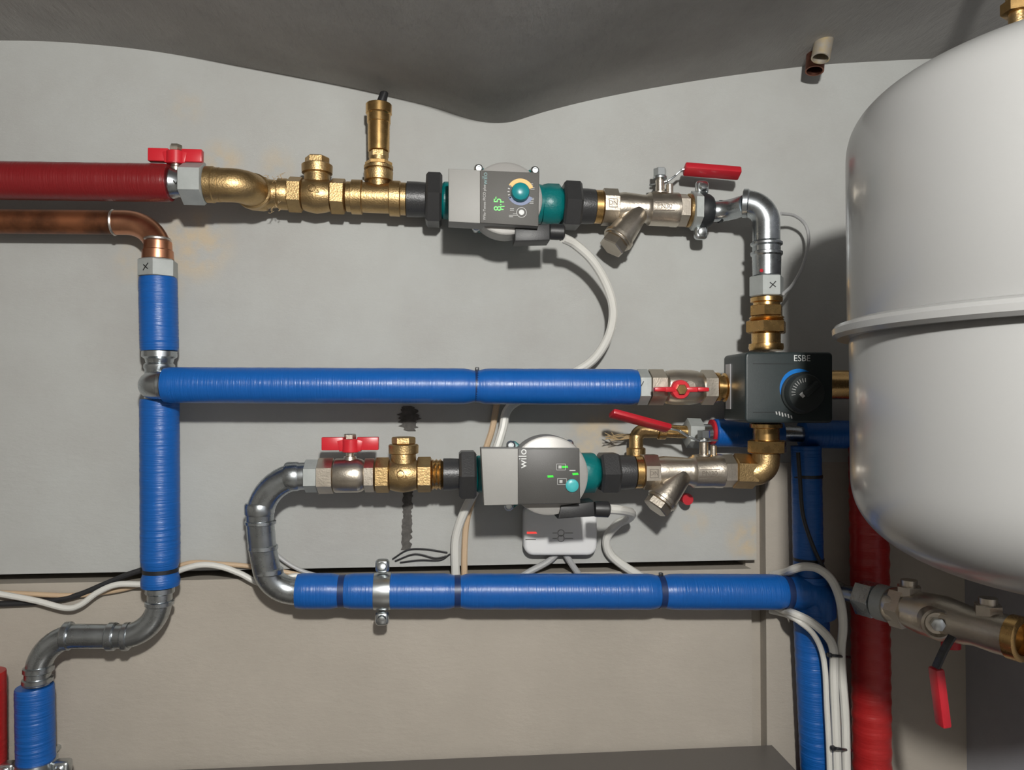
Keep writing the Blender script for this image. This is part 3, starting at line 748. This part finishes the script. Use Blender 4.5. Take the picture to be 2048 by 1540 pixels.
nd = Vector((math.sin(phs), -math.cos(phs), 0)); xd = Vector((math.cos(phs), math.sin(phs), 0))
xmark(W(316, 539, OV)+nd*(38*k*.868)+xd*1*k, 12*k, xd, t)
insulated('short blue pipe on the left, between marked nut and zinc tee', 'pipe', ((316, 556), (319, 702)), [], OV, 36, 'blueZ', wob=.35)
t = thing('pipe_tee', 'zinc press tee with a round elbow where the left blue pipes meet', 'pipe fitting', W(319, 800, OV))
part('tee_run', vert(319, [(702, 27), (703, 33), (714, 33), (718, 27), (726, 25), (730, 29), (736, 29), (740, 27), (792, 27), (797, 27)], OV), 'zinc', t)
k = sc(W(300, 770, OM))
hd = W(293, 770, OM)
part('elbow_bend', MB().bend([Vector((hd.x, -OV-.002, hd.z)), hd, W(335, 770, OM)], .034, 28*k), 'zinc', t)
part('press_ring', MB().rings([(W(318, 770, OM), 26*k), (W(320, 770, OM), 28.5*k), (W(326, 770, OM), 28.5*k), (W(328, 770, OM), 26*k)], X), 'zinc', t)
insulated('long blue middle pipe between the left zinc tee and the front facing butterfly valve', 'pipe', ((330, 770), (1273, 774)), [622], OM, 36, 'blueX')
tie(954, 772.5, OM, 31.5, False, 'dark cable tie round the long blue middle pipe')
insulated('long blue upright on the left, below the zinc tee', 'pipe', ((319, 798), (321, 1172)), [342], OV, 37, 'blueZ', wob=.35)
tie(321, 1140, OV, 33, True, 'dark cable tie at the foot of the left blue upright', 'tie', 4, False)

# ---------- S bend bottom left
OS = .058
k = sc(W(300, 1230, OV))
t = thing('offset_bend', 'zinc double bend at the lower left between two blue pipes', 'pipe fitting', W(78, 1368, OV))
path = [W(320, 1173, OV), W(318, 1273, OV), W(80, 1272, OV), W(74, 1368, OV)]
part('pipe', MB().bend(path, .052, 23.5*k), 'zinc', t)
def ringat(P, d, r, w): return MB().rings([(P-d*w, r*.93), (P-d*w*.7, r), (P+d*w*.7, r), (P+d*w, r*.93)], d, 32)
for x, y, d, w in ((320, 1180, Z, 7), (319, 1206, Z, 5), (224, 1273, X, 8), (135, 1272, X, 7), (253, 1273, X, 6), (77, 1338, Z, 6), (75, 1360, Z, 5)):
    part('press_ring', ringat(W(x, y, OV), d, 27.5*k, w*k), 'zinc', t)
insulated('blue pipe at the bottom left, held by a clamp', 'pipe', ((69, 1372), (73, 1600)), [], OV, 35, 'blueZ', wob=.35)
insulated('red pipe at the left edge beside the bottom blue pipe', 'pipe', ((-29, 1345), (-28, 1600)), [], OV, 36, 'redZ')
P = W(72, 1534, OV); k = sc(P)
t = thing('pipe_clamp', 'plated clamp round the blue pipe at the bottom left', 'clamp', Vector((P.x, 0, P.z)), 'plated pipe clamps')
part('band', MB().rings([(P-Z*15*k, 35*k), (P-Z*14*k, 39*k), (P+Z*14*k, 39*k), (P+Z*15*k, 35*k)], Z, 40), 'steel', t)
for s in (-1, 1):
    ear = part('clamp_ear', MB().box(P+X*s*52*k+YN*.002, (16*k, .009, 14*k), None, .005, 3), 'steel', t)
    q = P+X*s*52*k+YN*.010
    part('clamp_screw', MB().rings([(q-YN*.002, 9*k), (q+YN*.003, 9*k), (q+YN*.005, 6*k)], YN, 20), 'steel', ear)
part('wall_stud', MB().rings([(Vector((P.x, .009, P.z)), 6*k), (Vector((P.x, -OV+.02, P.z)), 6*k)], YN, 16), 'steel', t)

# ---------- middle row, front facing ball valve
yM = lambda x: 770+(x-340)*.0045
P = W(1362, yM(1362), OM); k = sc(P)
t = thing('ball_valve', 'ball valve whose red butterfly handle faces forward, left of the mixing valve', 'valve', P)
part('end_socket', MB().hexa(1273, 774, 1296, 774, 36, OM, True, 3), 'zincflat', t, 'pale grey socket')
xmark(W(1283, 768, OM+.025), 9*k, X, t, True)
part('hex_end', MB().hexa(1296, yM(1296), 1328, yM(1328), 36, OM, True, 3), 'nickel', t)
part('valve_body', MB().rev([(1327, yM(1327), 28), (1332, yM(1332), 33), (1345, yM(1345), 35), (1380, yM(1380), 35), (1393, yM(1393), 33), (1402, yM(1402), 29)], OM), 'nickel', t)
part('hex_end', MB().hexa(1401, yM(1401), 1428, yM(1428), 35, OM, True, 3), 'nickel', t)
c = W(1362, 779, OM+.05)
bf = MB().rings([(c-YN*.012, 15*k), (c-YN*.010, 18.5*k), (c-YN*.001, 18.5*k), (c+YN*.001, 17*k)], YN, 32)
for s in (-1, 1):
    bf.box(c+X*s*27*k-YN*.004, (17*k, .006, 5*k), None, .002); bf.box(c+X*s*42*k-YN*.002, (11*k, .0075, 4*k), None, .0015)
hd = part('butterfly_handle', bf, 'redbutterfly', t)
part('stem', MB().rings([(P+YN*.022, 11*k), (P+YN*.042, 11*k)], YN, 20), 'nickel', t)
part('stem_nut', MB().hexw(c+YN*.001, c+YN*.006, 10.5*k, True, 2*k), 'brassbright', hd)
t = thing('pipe_fitting', 'bright brass nipple between forward facing ball valve and mixing valve', 'pipe fitting', W(1445, 775, OM))
part('nipple', MB().rev([(1428, yM(1428), 27), (1429, yM(1429), 30), (1436, yM(1436), 30), (1438, yM(1438), 25), (1446, yM(1446), 25), (1448, yM(1448), 29), (1466, yM(1466), 29)], OM), 'brassbright', t)

# ---------- lower row left to right
P = W(700, yL(700), OL); k = sc(P)
q0 = W(622, yL(622), OL)
t = thing('return_bend', 'dark zinc bend curving from lower valve down to the bottom blue pipe', 'pipe', W(598, 1182, OB))
path = [W(618, yL(618), OL), W(512, 951, OL), W(524, 1090, OL-.012), W(541, 1183, OB), W(600, 1182, OB)]
part('pipe', MB().tube(corner([path[0], path[1], path[2]], .062)[:-1]+corner([path[2], path[3], path[4]], .042), 27*k, 32), 'zinc', t)
for (x, y, o_, d, w, r) in ((519, 1018, OL-.004, Z, 12, 29), (521, 1045, OL-.008, Z, 4, 30), (526, 1095, OL-.013, Z, 5, 29), (537, 1142, OL-.022, Z, 6, 29), (585, 953, OL, X, 14, 29)):
    part('press_ring', ringat(W(x, y, o_), d, r*k, w*k), 'zinc', t)
t = thing('hex_adapter', 'pale hexagon adapter between the dark zinc bend and the lower butterfly valve', 'pipe fitting', W(622, yL(622), OL))
part('hex_nut', MB().hexa(610, yL(610), 637.5, yL(636), 33, OL, True, 3), 'zincflat', t)
t = thing('ball_valve', 'ball valve with upright red butterfly handle in the lower row', 'valve', P)
part('hex_end', MB().hexa(636, yL(636), 668, yL(668), 36, OL, True, 3), 'nickel', t)
part('valve_body', MB().rev([(667, yL(667), 27), (669, yL(669), 32), (672, yL(672), 34), (716, yL(716), 34), (724, yL(724), 32), (730, yL(730), 27)], OL), 'nickel', t)
part('hex_end', MB().hexa(729, yL(729), 750, yL(750), 34, OL, True, 3), 'nickel', t)
part('stem', MB().rings([(P+Z*30*k, 14*k), (P+Z*38*k, 12*k), (P+Z*39*k, 8*k), (P+Z*54*k, 8*k)], Z, 24), 'nickel', t)
butterfly(t, W(701, 887, OL), k, 56, 8, 13, 17)
part('stem_nut', MB().hexw(W(700, 879, OL), W(700, 868, OL), 12*k), 'nickel', t)
check_valve('lower brass check valve beside the lower ball valve with the upright red handle', 807, yL, OL, .985)
t = thing('threaded_nipple', 'short shiny brass thread between the lower check valve and black union', 'pipe fitting', W(874, yL(874), OL))
part('nipple', MB().rev([Lw(863, 27), Lw(865, 31), Lw(869, 28), Lw(873, 31), Lw(877, 28), Lw(881, 31), Lw(884, 28), Lw(886, 26)], OL), 'brassbright', t)

# ---------- bottom blue pipe
yB = lambda x: 1182+(x-600)*.002
insulated('long blue pipe running along the bottom, clamped near its left end', 'pipe', ((594, 1182), (1612, 1184)), [90, 321, 727, 978], OB, 35, 'blueX')
for x, lab in ((684, 'dark cable tie at the left end of the bottom blue pipe, left of its clamp'), (915, 'dark cable tie on the bottom blue pipe right of its clamp, below the cable pair'),
               (1322, 'dark cable tie with upright lock head on the bottom blue pipe below the strainer valve'), (1573, 'dark cable tie at the right end of the bottom blue pipe')):
    tie(x, yB(x), OB, 31.5, False, lab, 'tieblue', 6, x == 1322)
P = W(765, yB(765), OB); k = sc(P)
clamp_horizontal('plated pipe clamp round the bottom blue pipe', 765, yB(765), OB, 33, 18, False)

# ---------- right hand uprights
OX = .052
def wrinkled(pts, o, r, amp, step):
    out = []; (x0, y0), (x1, y1) = pts; L = y1-y0; n = int(L/step); ph = 0; random.seed(3)
    for i in range(n+1):
        t = i/n; ph += random.uniform(.5, 1.5)
        out.append((x0+(x1-x0)*t, y0+L*t, r+amp*math.sin(ph)+random.uniform(-amp, amp)*.5))
    return out
t = thing('insulated_pipe', 'blue upright on the right, behind the white cables', 'pipe', W(1635, 1600, OX))
part('foam_sleeve', MB().rev(wrinkled(((1612, 892), (1617, 1150)), OX, 29, .25, 4), OX, 36), 'blueZ', t)
part('foam_sleeve', MB().rev(wrinkled(((1618, 1150), (1640, 1610)), OX, 34, .3, 4)+[(1700, 2850, 34)], OX, 36), 'blueZ', t)
part('elbow_sleeve', MB().bend([W(1611, 1184, OB), W(1636, 1184, OB), W(1638, 1230, OX)], .02, 33*sc(W(1620, 1184, OB))), 'blueX', t)
tie(1614, 952, OX, 29, True, 'dark cable tie high on the right blue upright', 'tie', 3, False)
tie(1617, 1118, OX, 29, True, 'dark cable tie on the right blue upright above the white cable loop', 'tie', 3, False)
t = thing('insulated_pipe', 'wrinkled red upright on the right, below the tank', 'pipe', W(1740, 1600, .05))
part('foam_sleeve', MB().rev(wrinkled(((1736, 860), (1745, 1610)), .05, 36.5, .8, 5)+[(1770, 2810, 36)], .05, 40), 'redZ', t, sharp=60)
t = thing('insulated_pipe', 'dark blue pipe crossing behind the mixing valve', 'pipe', W(1600, 868, .034))
part('foam_sleeve', MB().rev([(1428, 866, 26), (1429, 866, 28), (1560, 867, 28), (1561, 867, 26)], .034), 'blueX', t)
part('foam_sleeve', MB().rev([(1603, 868, 26), (1604, 868, 28), (1697, 869, 28), (1698, 869, 26)], .034), 'blueX', t)
part('inner_pipe', MB().rev([(1561, 867, 16), (1603, 868, 16)], .034), 'zinc', t)
part('end_ring', MB().rev([(1421, 864, 22), (1422, 864, 25), (1427, 864, 25), (1428, 864, 22)], .034), 'redplastic', t, 'red ring')

# ---------- small brass drain fitting behind the lower row
OD = .036
k = sc(W(1300, 870, OD))
t = thing('drain_fitting', 'small brass elbow fitting on the wall behind the lower strainer valve', 'pipe fitting', W(1272, 930, OD))
part('elbow_bend', MB().bend([W(1272, 897, OD), W(1272, 862, OD), W(1316, 862, OD)], .014, 14*k), 'brass', t)
part('lower_collar', vert(1272, [(895, 16), (897, 19), (910, 19), (912, 15), (930, 15)], OD), 'brass', t)
part('tail_pipe', MB().rev([(1314, 862, 15), (1316, 862, 17), (1330, 862, 17), (1332, 862, 13), (1372, 864, 13)], OD), 'brassbright', t)
part('hex_nut', MB().hexa(1372, 866, 1402, 867, 30, OD, True, 3), 'zincflat', t, 'grey hexagon nut')
part('tail_pipe', MB().rev([(1402, 866, 18), (1421, 866, 18)], OD), 'zinc', t)
part('wall_stub', MB().rings([(Vector((W(1340, 862, OD).x, 0, W(1340, 862, OD).z)), 10*k), (W(1340, 862, OD), 10*k)], YN, 16), 'brass', t)
hb = MB()
for i in range(9):
    hb.cable([(1262, 872+random.uniform(-5, 5), OD), (1240+random.uniform(-5, 5), 876+random.uniform(-8, 6), OD), (1212+random.uniform(-3, 12), 872+random.uniform(-8, 10), OD+.004)], .9, 5)
o = part('hemp_fibres', hb, 'hemp', t, 'loose hemp threads'); o['kind'] = 'stuff'
t = thing('drain_plug', 'small red cap peeping out beneath the lower strainer valve', 'cap', W(1376, 1000, .0))
part('cap', MB().dep(1376, 999, [(.012, 10), (.026, 11), (.030, 12), (.036, 11)], None, 24), 'redplastic', t)
part('stub', MB().dep(1376, 999, [(-.004, 7), (.013, 7)], .02, 16), 'brass', t)

# ---------- white junction box and wiring
t = thing('junction_box', 'white wall box with a red light beneath the lower pump', 'electrical box', W(1120, 1112, .0))
part('housing', MB().prism(rrect(1048, 1010, 1195, 1112, 20), -.001, .030, .006, 4), 'whiteplastic', t)
part('red_light', MB().prism([(1054, 1064), (1072, 1064), (1074, 1067), (1054, 1067.5)], .0295, .0306), 'redled', t, 'glowing red light')
b = MB(); b.prism([(1051, 1078), (1072, 1078.5), (1072, 1080), (1051, 1080)], .0295, .0304)
for y in (1066, 1077): b.arc(1122, y, .0302, 6, 6.9, 0, 2*PI, 20); b.prism([(1105, y-.4), (1114, y-.4), (1114, y+.5), (1105, y+.5)], .0295, .0304); b.prism([(1130, y-.4), (1146, y-.4), (1146, y+.5), (1130, y+.5)], .0295, .0304)
part('printed_marks', b, 'printdark', t)
def cable(label, pts, r, m, group='cables along the wall'):
    return solo('cable', MB().cable(pts, r), m, label, 'cable', group)
cable('white cable looping from the upper pump down behind the middle blue pipe',
      [(1126, 476, OU+.065), (1150, 489, .10), (1185, 522, .085), (1213, 570, .07), (1226, 620, .06), (1218, 670, .05), (1190, 716, .04), (1150, 745, .03), (1100, 775, .025), (1040, 800, .02), (1014, 822, .022), (1005, 860, .028), (990, 905, .032), (960, 965, .034), (930, 1020, .030), (912, 1075, .018), (911, 1135, .012), (913, 1185, .012)], 9, 'whitecable')
cable('cream cable hanging beside the white cable behind the lower pump',
      [(1000, 780, .012), (992, 818, .010), (984, 860, .010), (968, 910, .006), (948, 990, .005), (934, 1040, .0045), (929, 1100, .0045), (929, 1185, .0045)], 6.5, 'creamcable')
cable('white cable curling from the lower pump plug down to the bottom blue pipe',
      [(1217, 1018, OL+.066), (1240, 1020, .14), (1262, 1026, .10), (1258, 1036, .05), (1235, 1048, .03), (1214, 1075, .02), (1218, 1105, .014), (1245, 1130, .012), (1285, 1155, .012), (1330, 1180, .012)], 9, 'whitecable')
cable('grey cable leaving the white box down to the left', [(1113, 1108, .014), (1095, 1124, .012), (1060, 1143, .010), (1030, 1160, .010), (1000, 1175, .010)], 6.5, 'greycable')
cable('grey cable leaving the white box down to the right', [(1131, 1108, .014), (1143, 1128, .012), (1158, 1150, .010), (1175, 1180, .010)], 6.5, 'greycable')
cable('white cable sagging along the wall at the left edge', [(-640, 1172, .006), (-300, 1180, .01), (-120, 1168, .014), (0, 1188, .015), (70, 1201, .018), (130, 1216, .02), (160, 1210, .02), (195, 1185, .02), (235, 1169, .02), (290, 1168, .019), (330, 1158, .018), (356, 1142, .018), (400, 1130, .018), (440, 1133, .018), (480, 1147, .018), (520, 1166, .018), (560, 1160, .018), (600, 1152, .012), (660, 1170, .004)], 6, 'whitecable')
cable('cream cable along the wall behind the left blue upright', [(-640, 1188, .0045), (-300, 1184, .0045), (-120, 1190, .0045), (0, 1186, .0045), (130, 1191, .005), (200, 1186, .005), (270, 1172, .005), (320, 1147, .005), (380, 1126, .006), (440, 1128, .006), (510, 1134, .006), (600, 1150, .006), (690, 1170, .006)], 5, 'creamcable')
cable('black cable along the wall at the left edge under the white cable', [(-640, 1218, .006), (-300, 1214, .006), (-120, 1212, .006), (0, 1208, .006), (80, 1204, .006), (150, 1192, .006), (210, 1168, .006), (262, 1147, .006), (318, 1131, .005)], 6, 'darkcable')
cable('thin grey cable slanting down beside the dark zinc bend', [(535, 1085, .012), (560, 1115, .010), (600, 1140, .010), (650, 1156, .010), (700, 1180, .010)], 4, 'greycable')
cable('thin grey sensor lead curving beside the large zinc elbow', [(1562, 427, .075), (1590, 432, .06), (1612, 452, .05), (1617, 485, .05), (1606, 530, .06), (1586, 568, .085), (1566, 588, .11)], 3.2, 'greycable')
cable('white cable looping over the right end of the bottom blue pipe', [(1545, 1150, .010), (1570, 1145, .045), (1588, 1138, .086), (1610, 1133, .094), (1637, 1138, .096), (1663, 1160, .104), (1680, 1200, .116), (1686, 1250, .114), (1682, 1300, .10), (1684, 1350, .095), (1690, 1430, .092), (1692, 1500, .092), (1694, 1610, .092)], 8.5, 'whitecable')
cable('white cable under the bottom blue pipe, joining the bundle beside the red upright', [(1540, 1208, .012), (1572, 1222, .05), (1592, 1229, .088), (1622, 1244, .095), (1652, 1270, .102), (1667, 1300, .102), (1668, 1360, .098), (1671, 1440, .095), (1674, 1520, .095), (1676, 1610, .095)], 8.5, 'whitecable')
cable('thin white cable beneath the others, along the right blue upright', [(1540, 1222, .010), (1566, 1228, .03), (1582, 1234, .075), (1598, 1243, .092), (1625, 1266, .094), (1642, 1298, .094), (1650, 1340, .095), (1654, 1420, .095), (1658, 1500, .095), (1661, 1610, .095)], 5.5, 'whitecable')
cable('dark thin cable running down the front of the right blue upright', [(1596, 905, .082), (1600, 960, .082), (1606, 1030, .083), (1625, 1090, .084), (1645, 1132, .084), (1668, 1165, .08), (1690, 1200, .06)], 4, 'darkcable')
for y, lab, xa, xb in ((1312, 'black cable tie round the white cable bundle, the upper one', 1653, 1697), (1498, 'black cable tie round the white cable bundle, the lower one', 1660, 1702)):
    t = thing('cable_tie', lab, 'cable tie', W(xa, y, .09), 'black and dark blue cable ties')
    part('strap', MB().cable([(xa, y-3, .09), (xa+8, y-2, .108), ((xa+xb)/2, y, .112), (xb-6, y+2, .09), (xb+2, y+3, .07)], 2.8, 8), 'tie', t)
    part('lock_head', MB().box(W(xa+6, y-2, .108), (.003, .003, .003), None, .0008), 'tie', t)

# black sealant smears and thin wires on the wall
def smear(pts_w, o=.0012):
    b = MB(); L = []; R = []
    for x, y, w in pts_w:
        for k_ in range(1):
            L.append((x-w+random.uniform(-2, 2), y)); R.append((x+w+random.uniform(-2, 2), y))
    return b.prism(R+L[::-1], -.001, o)
pts = [(816-i*.12+random.uniform(-1, 1), 968+i*4, 9.5+random.uniform(-1.5, 1.5)) for i in range(34)]
solo('sealant_strip', smear(pts), 'soot', 'dark sealant strip running down the wall under the lower check valve', 'sealant')
pts = [(818+random.uniform(-4, 4), 812+i*2.5, w+random.uniform(-3.5, 3.5)) for i, w in enumerate((6, 11, 15, 17, 18, 19, 20, 20, 21, 20, 20, 18, 17, 18, 16, 13, 14, 11, 9, 10, 7))]
solo('sealant_patch', smear(pts, .002), 'soot', 'black sealant patch on the wall above the lower check valve', 'sealant')
t = thing('wire_bundle', 'thin black wires splayed on the wall left of the cable pair', 'wire', W(860, 1110, .004))
for p in ([(785, 1118, .004), (815, 1100, .004), (850, 1098, .005), (895, 1105, .004)], [(790, 1122, .004), (830, 1108, .005), (870, 1116, .006), (893, 1112, .004)], [(800, 1125, .003), (840, 1120, .005), (880, 1120, .004), (900, 1108, .004)]):
    part('wire', MB().cable(p, 1.6, 6), 'darkcable', t)

# ---------- stub pipes at the ceiling edge
def stub(label, x, y, o, r, m, d):
    P = W(x, y, o); k = sc(P); d = Vector(d).normalized()
    b = MB(); R = []
    b.rings([(P-d*.10, r*k), (P, r*k), (P, r*.84*k), (P-d*.09, r*.82*k), (P-d*.091, .1*k)], d, 28)
    return solo('pipe_stub', b, m, label, 'pipe', 'cut pipe stubs at the ceiling')
stub('copper pipe stub poking out of the wall under the ceiling, the lower of two', 1629, 142, .05, 18, mat('brown copper', (.26, .11, .075), .4, .9, var=.3, vscale=60), (-.14, -.12, -.95))
stub('brassy pipe stub poking out under the ceiling, just above the copper stub', 1641, 117, .09, 18, mat('pale plaster smeared brass', (.50, .40, .24), .5, .6, col2=(.45, .42, .38), vscale=60), (-.24, -.12, -.95))

# ---------- expansion tank
TX, TY = .617, -(D-.667); R = .215
t = thing('expansion_tank', 'large pale grey expansion tank at the right edge', 'tank', Vector((TX, TY, CZ-.187)))
zf = CZ+.072
def dome(z0, h, r, n=22, e=2.25):
    out = []
    for i in range(n+1):
        a = PI/2*i/n; out.append((z0+h*math.sin(a)**(2/e) if i else z0, r*max(.004, math.cos(a)**(2/e)) if i < n else .001))
    return out
up = [(zf+.004, R*.99), (zf+.008, R)] + dome(CZ+.245, .089, R, 30, 2.9)
part('upper_shell', MB().lathe(TX, TY, up), 'enamel', t, sharp=50)
lo = [(zf-.006, R*.985), (zf-.012, R*.992)] + dome(CZ-.075, -.108, R*.992, 26, 2.45)
part('lower_shell', MB().lathe(TX, TY, lo), 'enamel', t, sharp=50)
fl = [(zf-.007, R*.98), (zf-.0075, R+.010), (zf-.004, R+.0145), (zf+.002, R+.015), (zf+.006, R+.012), (zf+.008, R+.004), (zf+.0105, R*.995)]
part('seam_flange', MB().lathe(TX, TY, fl), 'enamel', t)
part('wall_bracket', MB().box(Vector(((TX+XR)/2+.105, TY, zf-.10)), ((XR-TX)/2-.11, .03, .06), None, .003), 'steel', t)
part('bottom_spigot', MB().rings([(Vector((TX, TY, CZ-.235)), .014), (Vector((TX, TY, CZ-.198)), .014)], Z), 'steel', t)

# brass fitting above the tank
P = W(2034, 30, .40); k = sc(P)
t = thing('pipe_fitting', 'brass fitting above the tank in the top right corner', 'pipe fitting', W(2034, 60, .40))
part('hex_nut', MB().hexw(W(2034, 28, .40), W(2034, 4, .40), 29*k, False, 3*k), 'brassbright', t)
part('tail_pipe', MB().rings([(W(2037, 95, .40), 17*k), (W(2037, 28, .40), 18*k)], Z), 'brass', t)
part('riser_pipe', MB().rings([(W(2034, 4, .40), 20*k), (W(2034, 4, .40)+Z*.14, 20*k)], Z), 'brass', t)

# ---------- tank connection at the lower right
A = W(1692, 1186, .09); B = W(2034, 1276, .315); d = (B-A).normalized(); L = (B-A).length
at = lambda s: A+d*L*s
t = thing('connection_pipe', 'zinc pipe nut crossing in front of the red upright, beside the right cable loop', 'pipe fitting', at(.1))
part('pipe', MB().bend([Vector((A.x, .005, A.z)), A, at(.12)], .02, .012), 'zinc', t)
part('hex_nut', MB().hexw(at(.10), at(.22), .027, True, .003), 'zinc', t)
part('collar', MB().rings([(at(.22), .022), (at(.23), .026), (at(.30), .026), (at(.31), .021)], d), 'zincflat', t)
t = thing('tank_valve', 'nickel tank valve with a hanging red lever beneath the tank', 'valve', at(.6))
part('valve_body', MB().rings([(at(.295), .0235), (at(.33), .027), (at(.42), .025), (at(.5), .029), (at(.62), .031), (at(.72), .027), (at(.80), .024), (at(.9), .026), (at(.97), .026)], d, 36), 'nickel', t)
part('hex_end', MB().hexw(at(.33), at(.42), .030, True, .003), 'nickel', t)
c = at(.58)+Vector((-.018, -.026, 0)); n = Vector((-.35, -.93, .0)).normalized()
part('stem_boss', MB().rings([(c-n*.02, .020), (c+n*.006, .020), (c+n*.008, .017), (c+n*.003, .014), (c+n*.003, .002)], n, 28), 'nickel', t)
part('stem_nut', MB().hexw(c+n*.003, c+n*.011, .009, True, .001), 'steel', t)
for s, zz in ((.42, 1), (.86, 1)):
    q = at(s); part('top_port', MB().hexw(q+Z*.018, q+Z*.034, .017, True, .002).rings([(q+Z*.034, .011), (q+Z*.042, .011)], Z, 20), 'nickel', t)
part('open_end', MB().rings([(at(.97), .024), (at(.975), .028), (at(1.03), .028), (at(1.035), .026), (at(1.035), .020), (at(.99), .019), (at(.99), .001)], d, 36), 'brassbright', t, 'bright brass ring')
ov = .31
l0, l1, l2, l3 = W(1905, 1272, ov), W(1888, 1300, ov), W(1872, 1335, ov), W(1876, 1352, ov)
lv = MB()
for a_, c_ in ((l0, l1), (l1, l2), (l2, l3)): lv.bar(a_, c_+(c_-a_).normalized()*.001, .013, .003, .0006, YN)
part('lever', lv, 'blackiron', t, 'dark lever bar')
part('lever_grip', MB().bar(W(1872, 1335, ov), W(1887, 1452, ov), .018, .012, .003, YN), 'redplastic', t, 'red plastic lever sleeve')
part('red_collar', MB().rings([(at(.66)-Z*.026, .012), (at(.66)-Z*.036, .012)], Z, 20), 'redplastic', t)

# ---------- grey appliance top at the bottom edge
zb = W(1555, 1497, .02).z
xl, xr = W(330, 1540, .02).x, W(1555, 1497, .02).x
b = MB(); bx(b, xl-.4, xr, -.36, -.004, zb-.7, zb)
es = b.bm.edges[:]; bmesh.ops.bevel(b.bm, geom=es, offset=.004, segments=2, affect='EDGES')
t = thing('boiler', 'dark grey metal appliance whose top shows at the bottom edge', 'boiler', Vector(((xl-.4+xr)/2, -.18, zb-.7)))
part('casing', b, 'boiler', t)
b = MB(); bx(b, xl-.38, xr-.02, -.33, -.03, 0, zb-.701); part('base', b, 'boiler', t)

# ------------------------------------------------------------------ light, world, camera
ld = bpy.data.lights.new('ceiling lamp', 'POINT'); ld.energy = 84; ld.color = (1, .985, .945); ld.shadow_soft_size = .032
lo_ = bpy.data.objects.new('ceiling_lamp', ld); C.objects.link(lo_); lo_.location = (.10, -1.50, CZ+.408)
w = bpy.data.worlds.new('World'); bpy.context.scene.world = w; w.use_nodes = True
w.node_tree.nodes['Background'].inputs[0].default_value = (.5, .5, .5, 1); w.node_tree.nodes['Background'].inputs[1].default_value = .05
cd = bpy.data.cameras.new('camera'); cam = bpy.data.objects.new('camera', cd); C.objects.link(cam)
cd.sensor_fit = 'HORIZONTAL'; cd.sensor_width = 36; cd.lens = FPX/2048*36; cd.clip_start = .01
cam.matrix_world = Matrix((RT, UP, -FW)).transposed().to_4x4(); cam.location = CAM
s = bpy.context.scene; s.camera = cam
s.view_settings.view_transform = 'Standard'; s.view_settings.look = 'None'; s.view_settings.gamma = 1; s.view_settings.use_curve_mapping = False
s.view_settings.exposure = 0.0
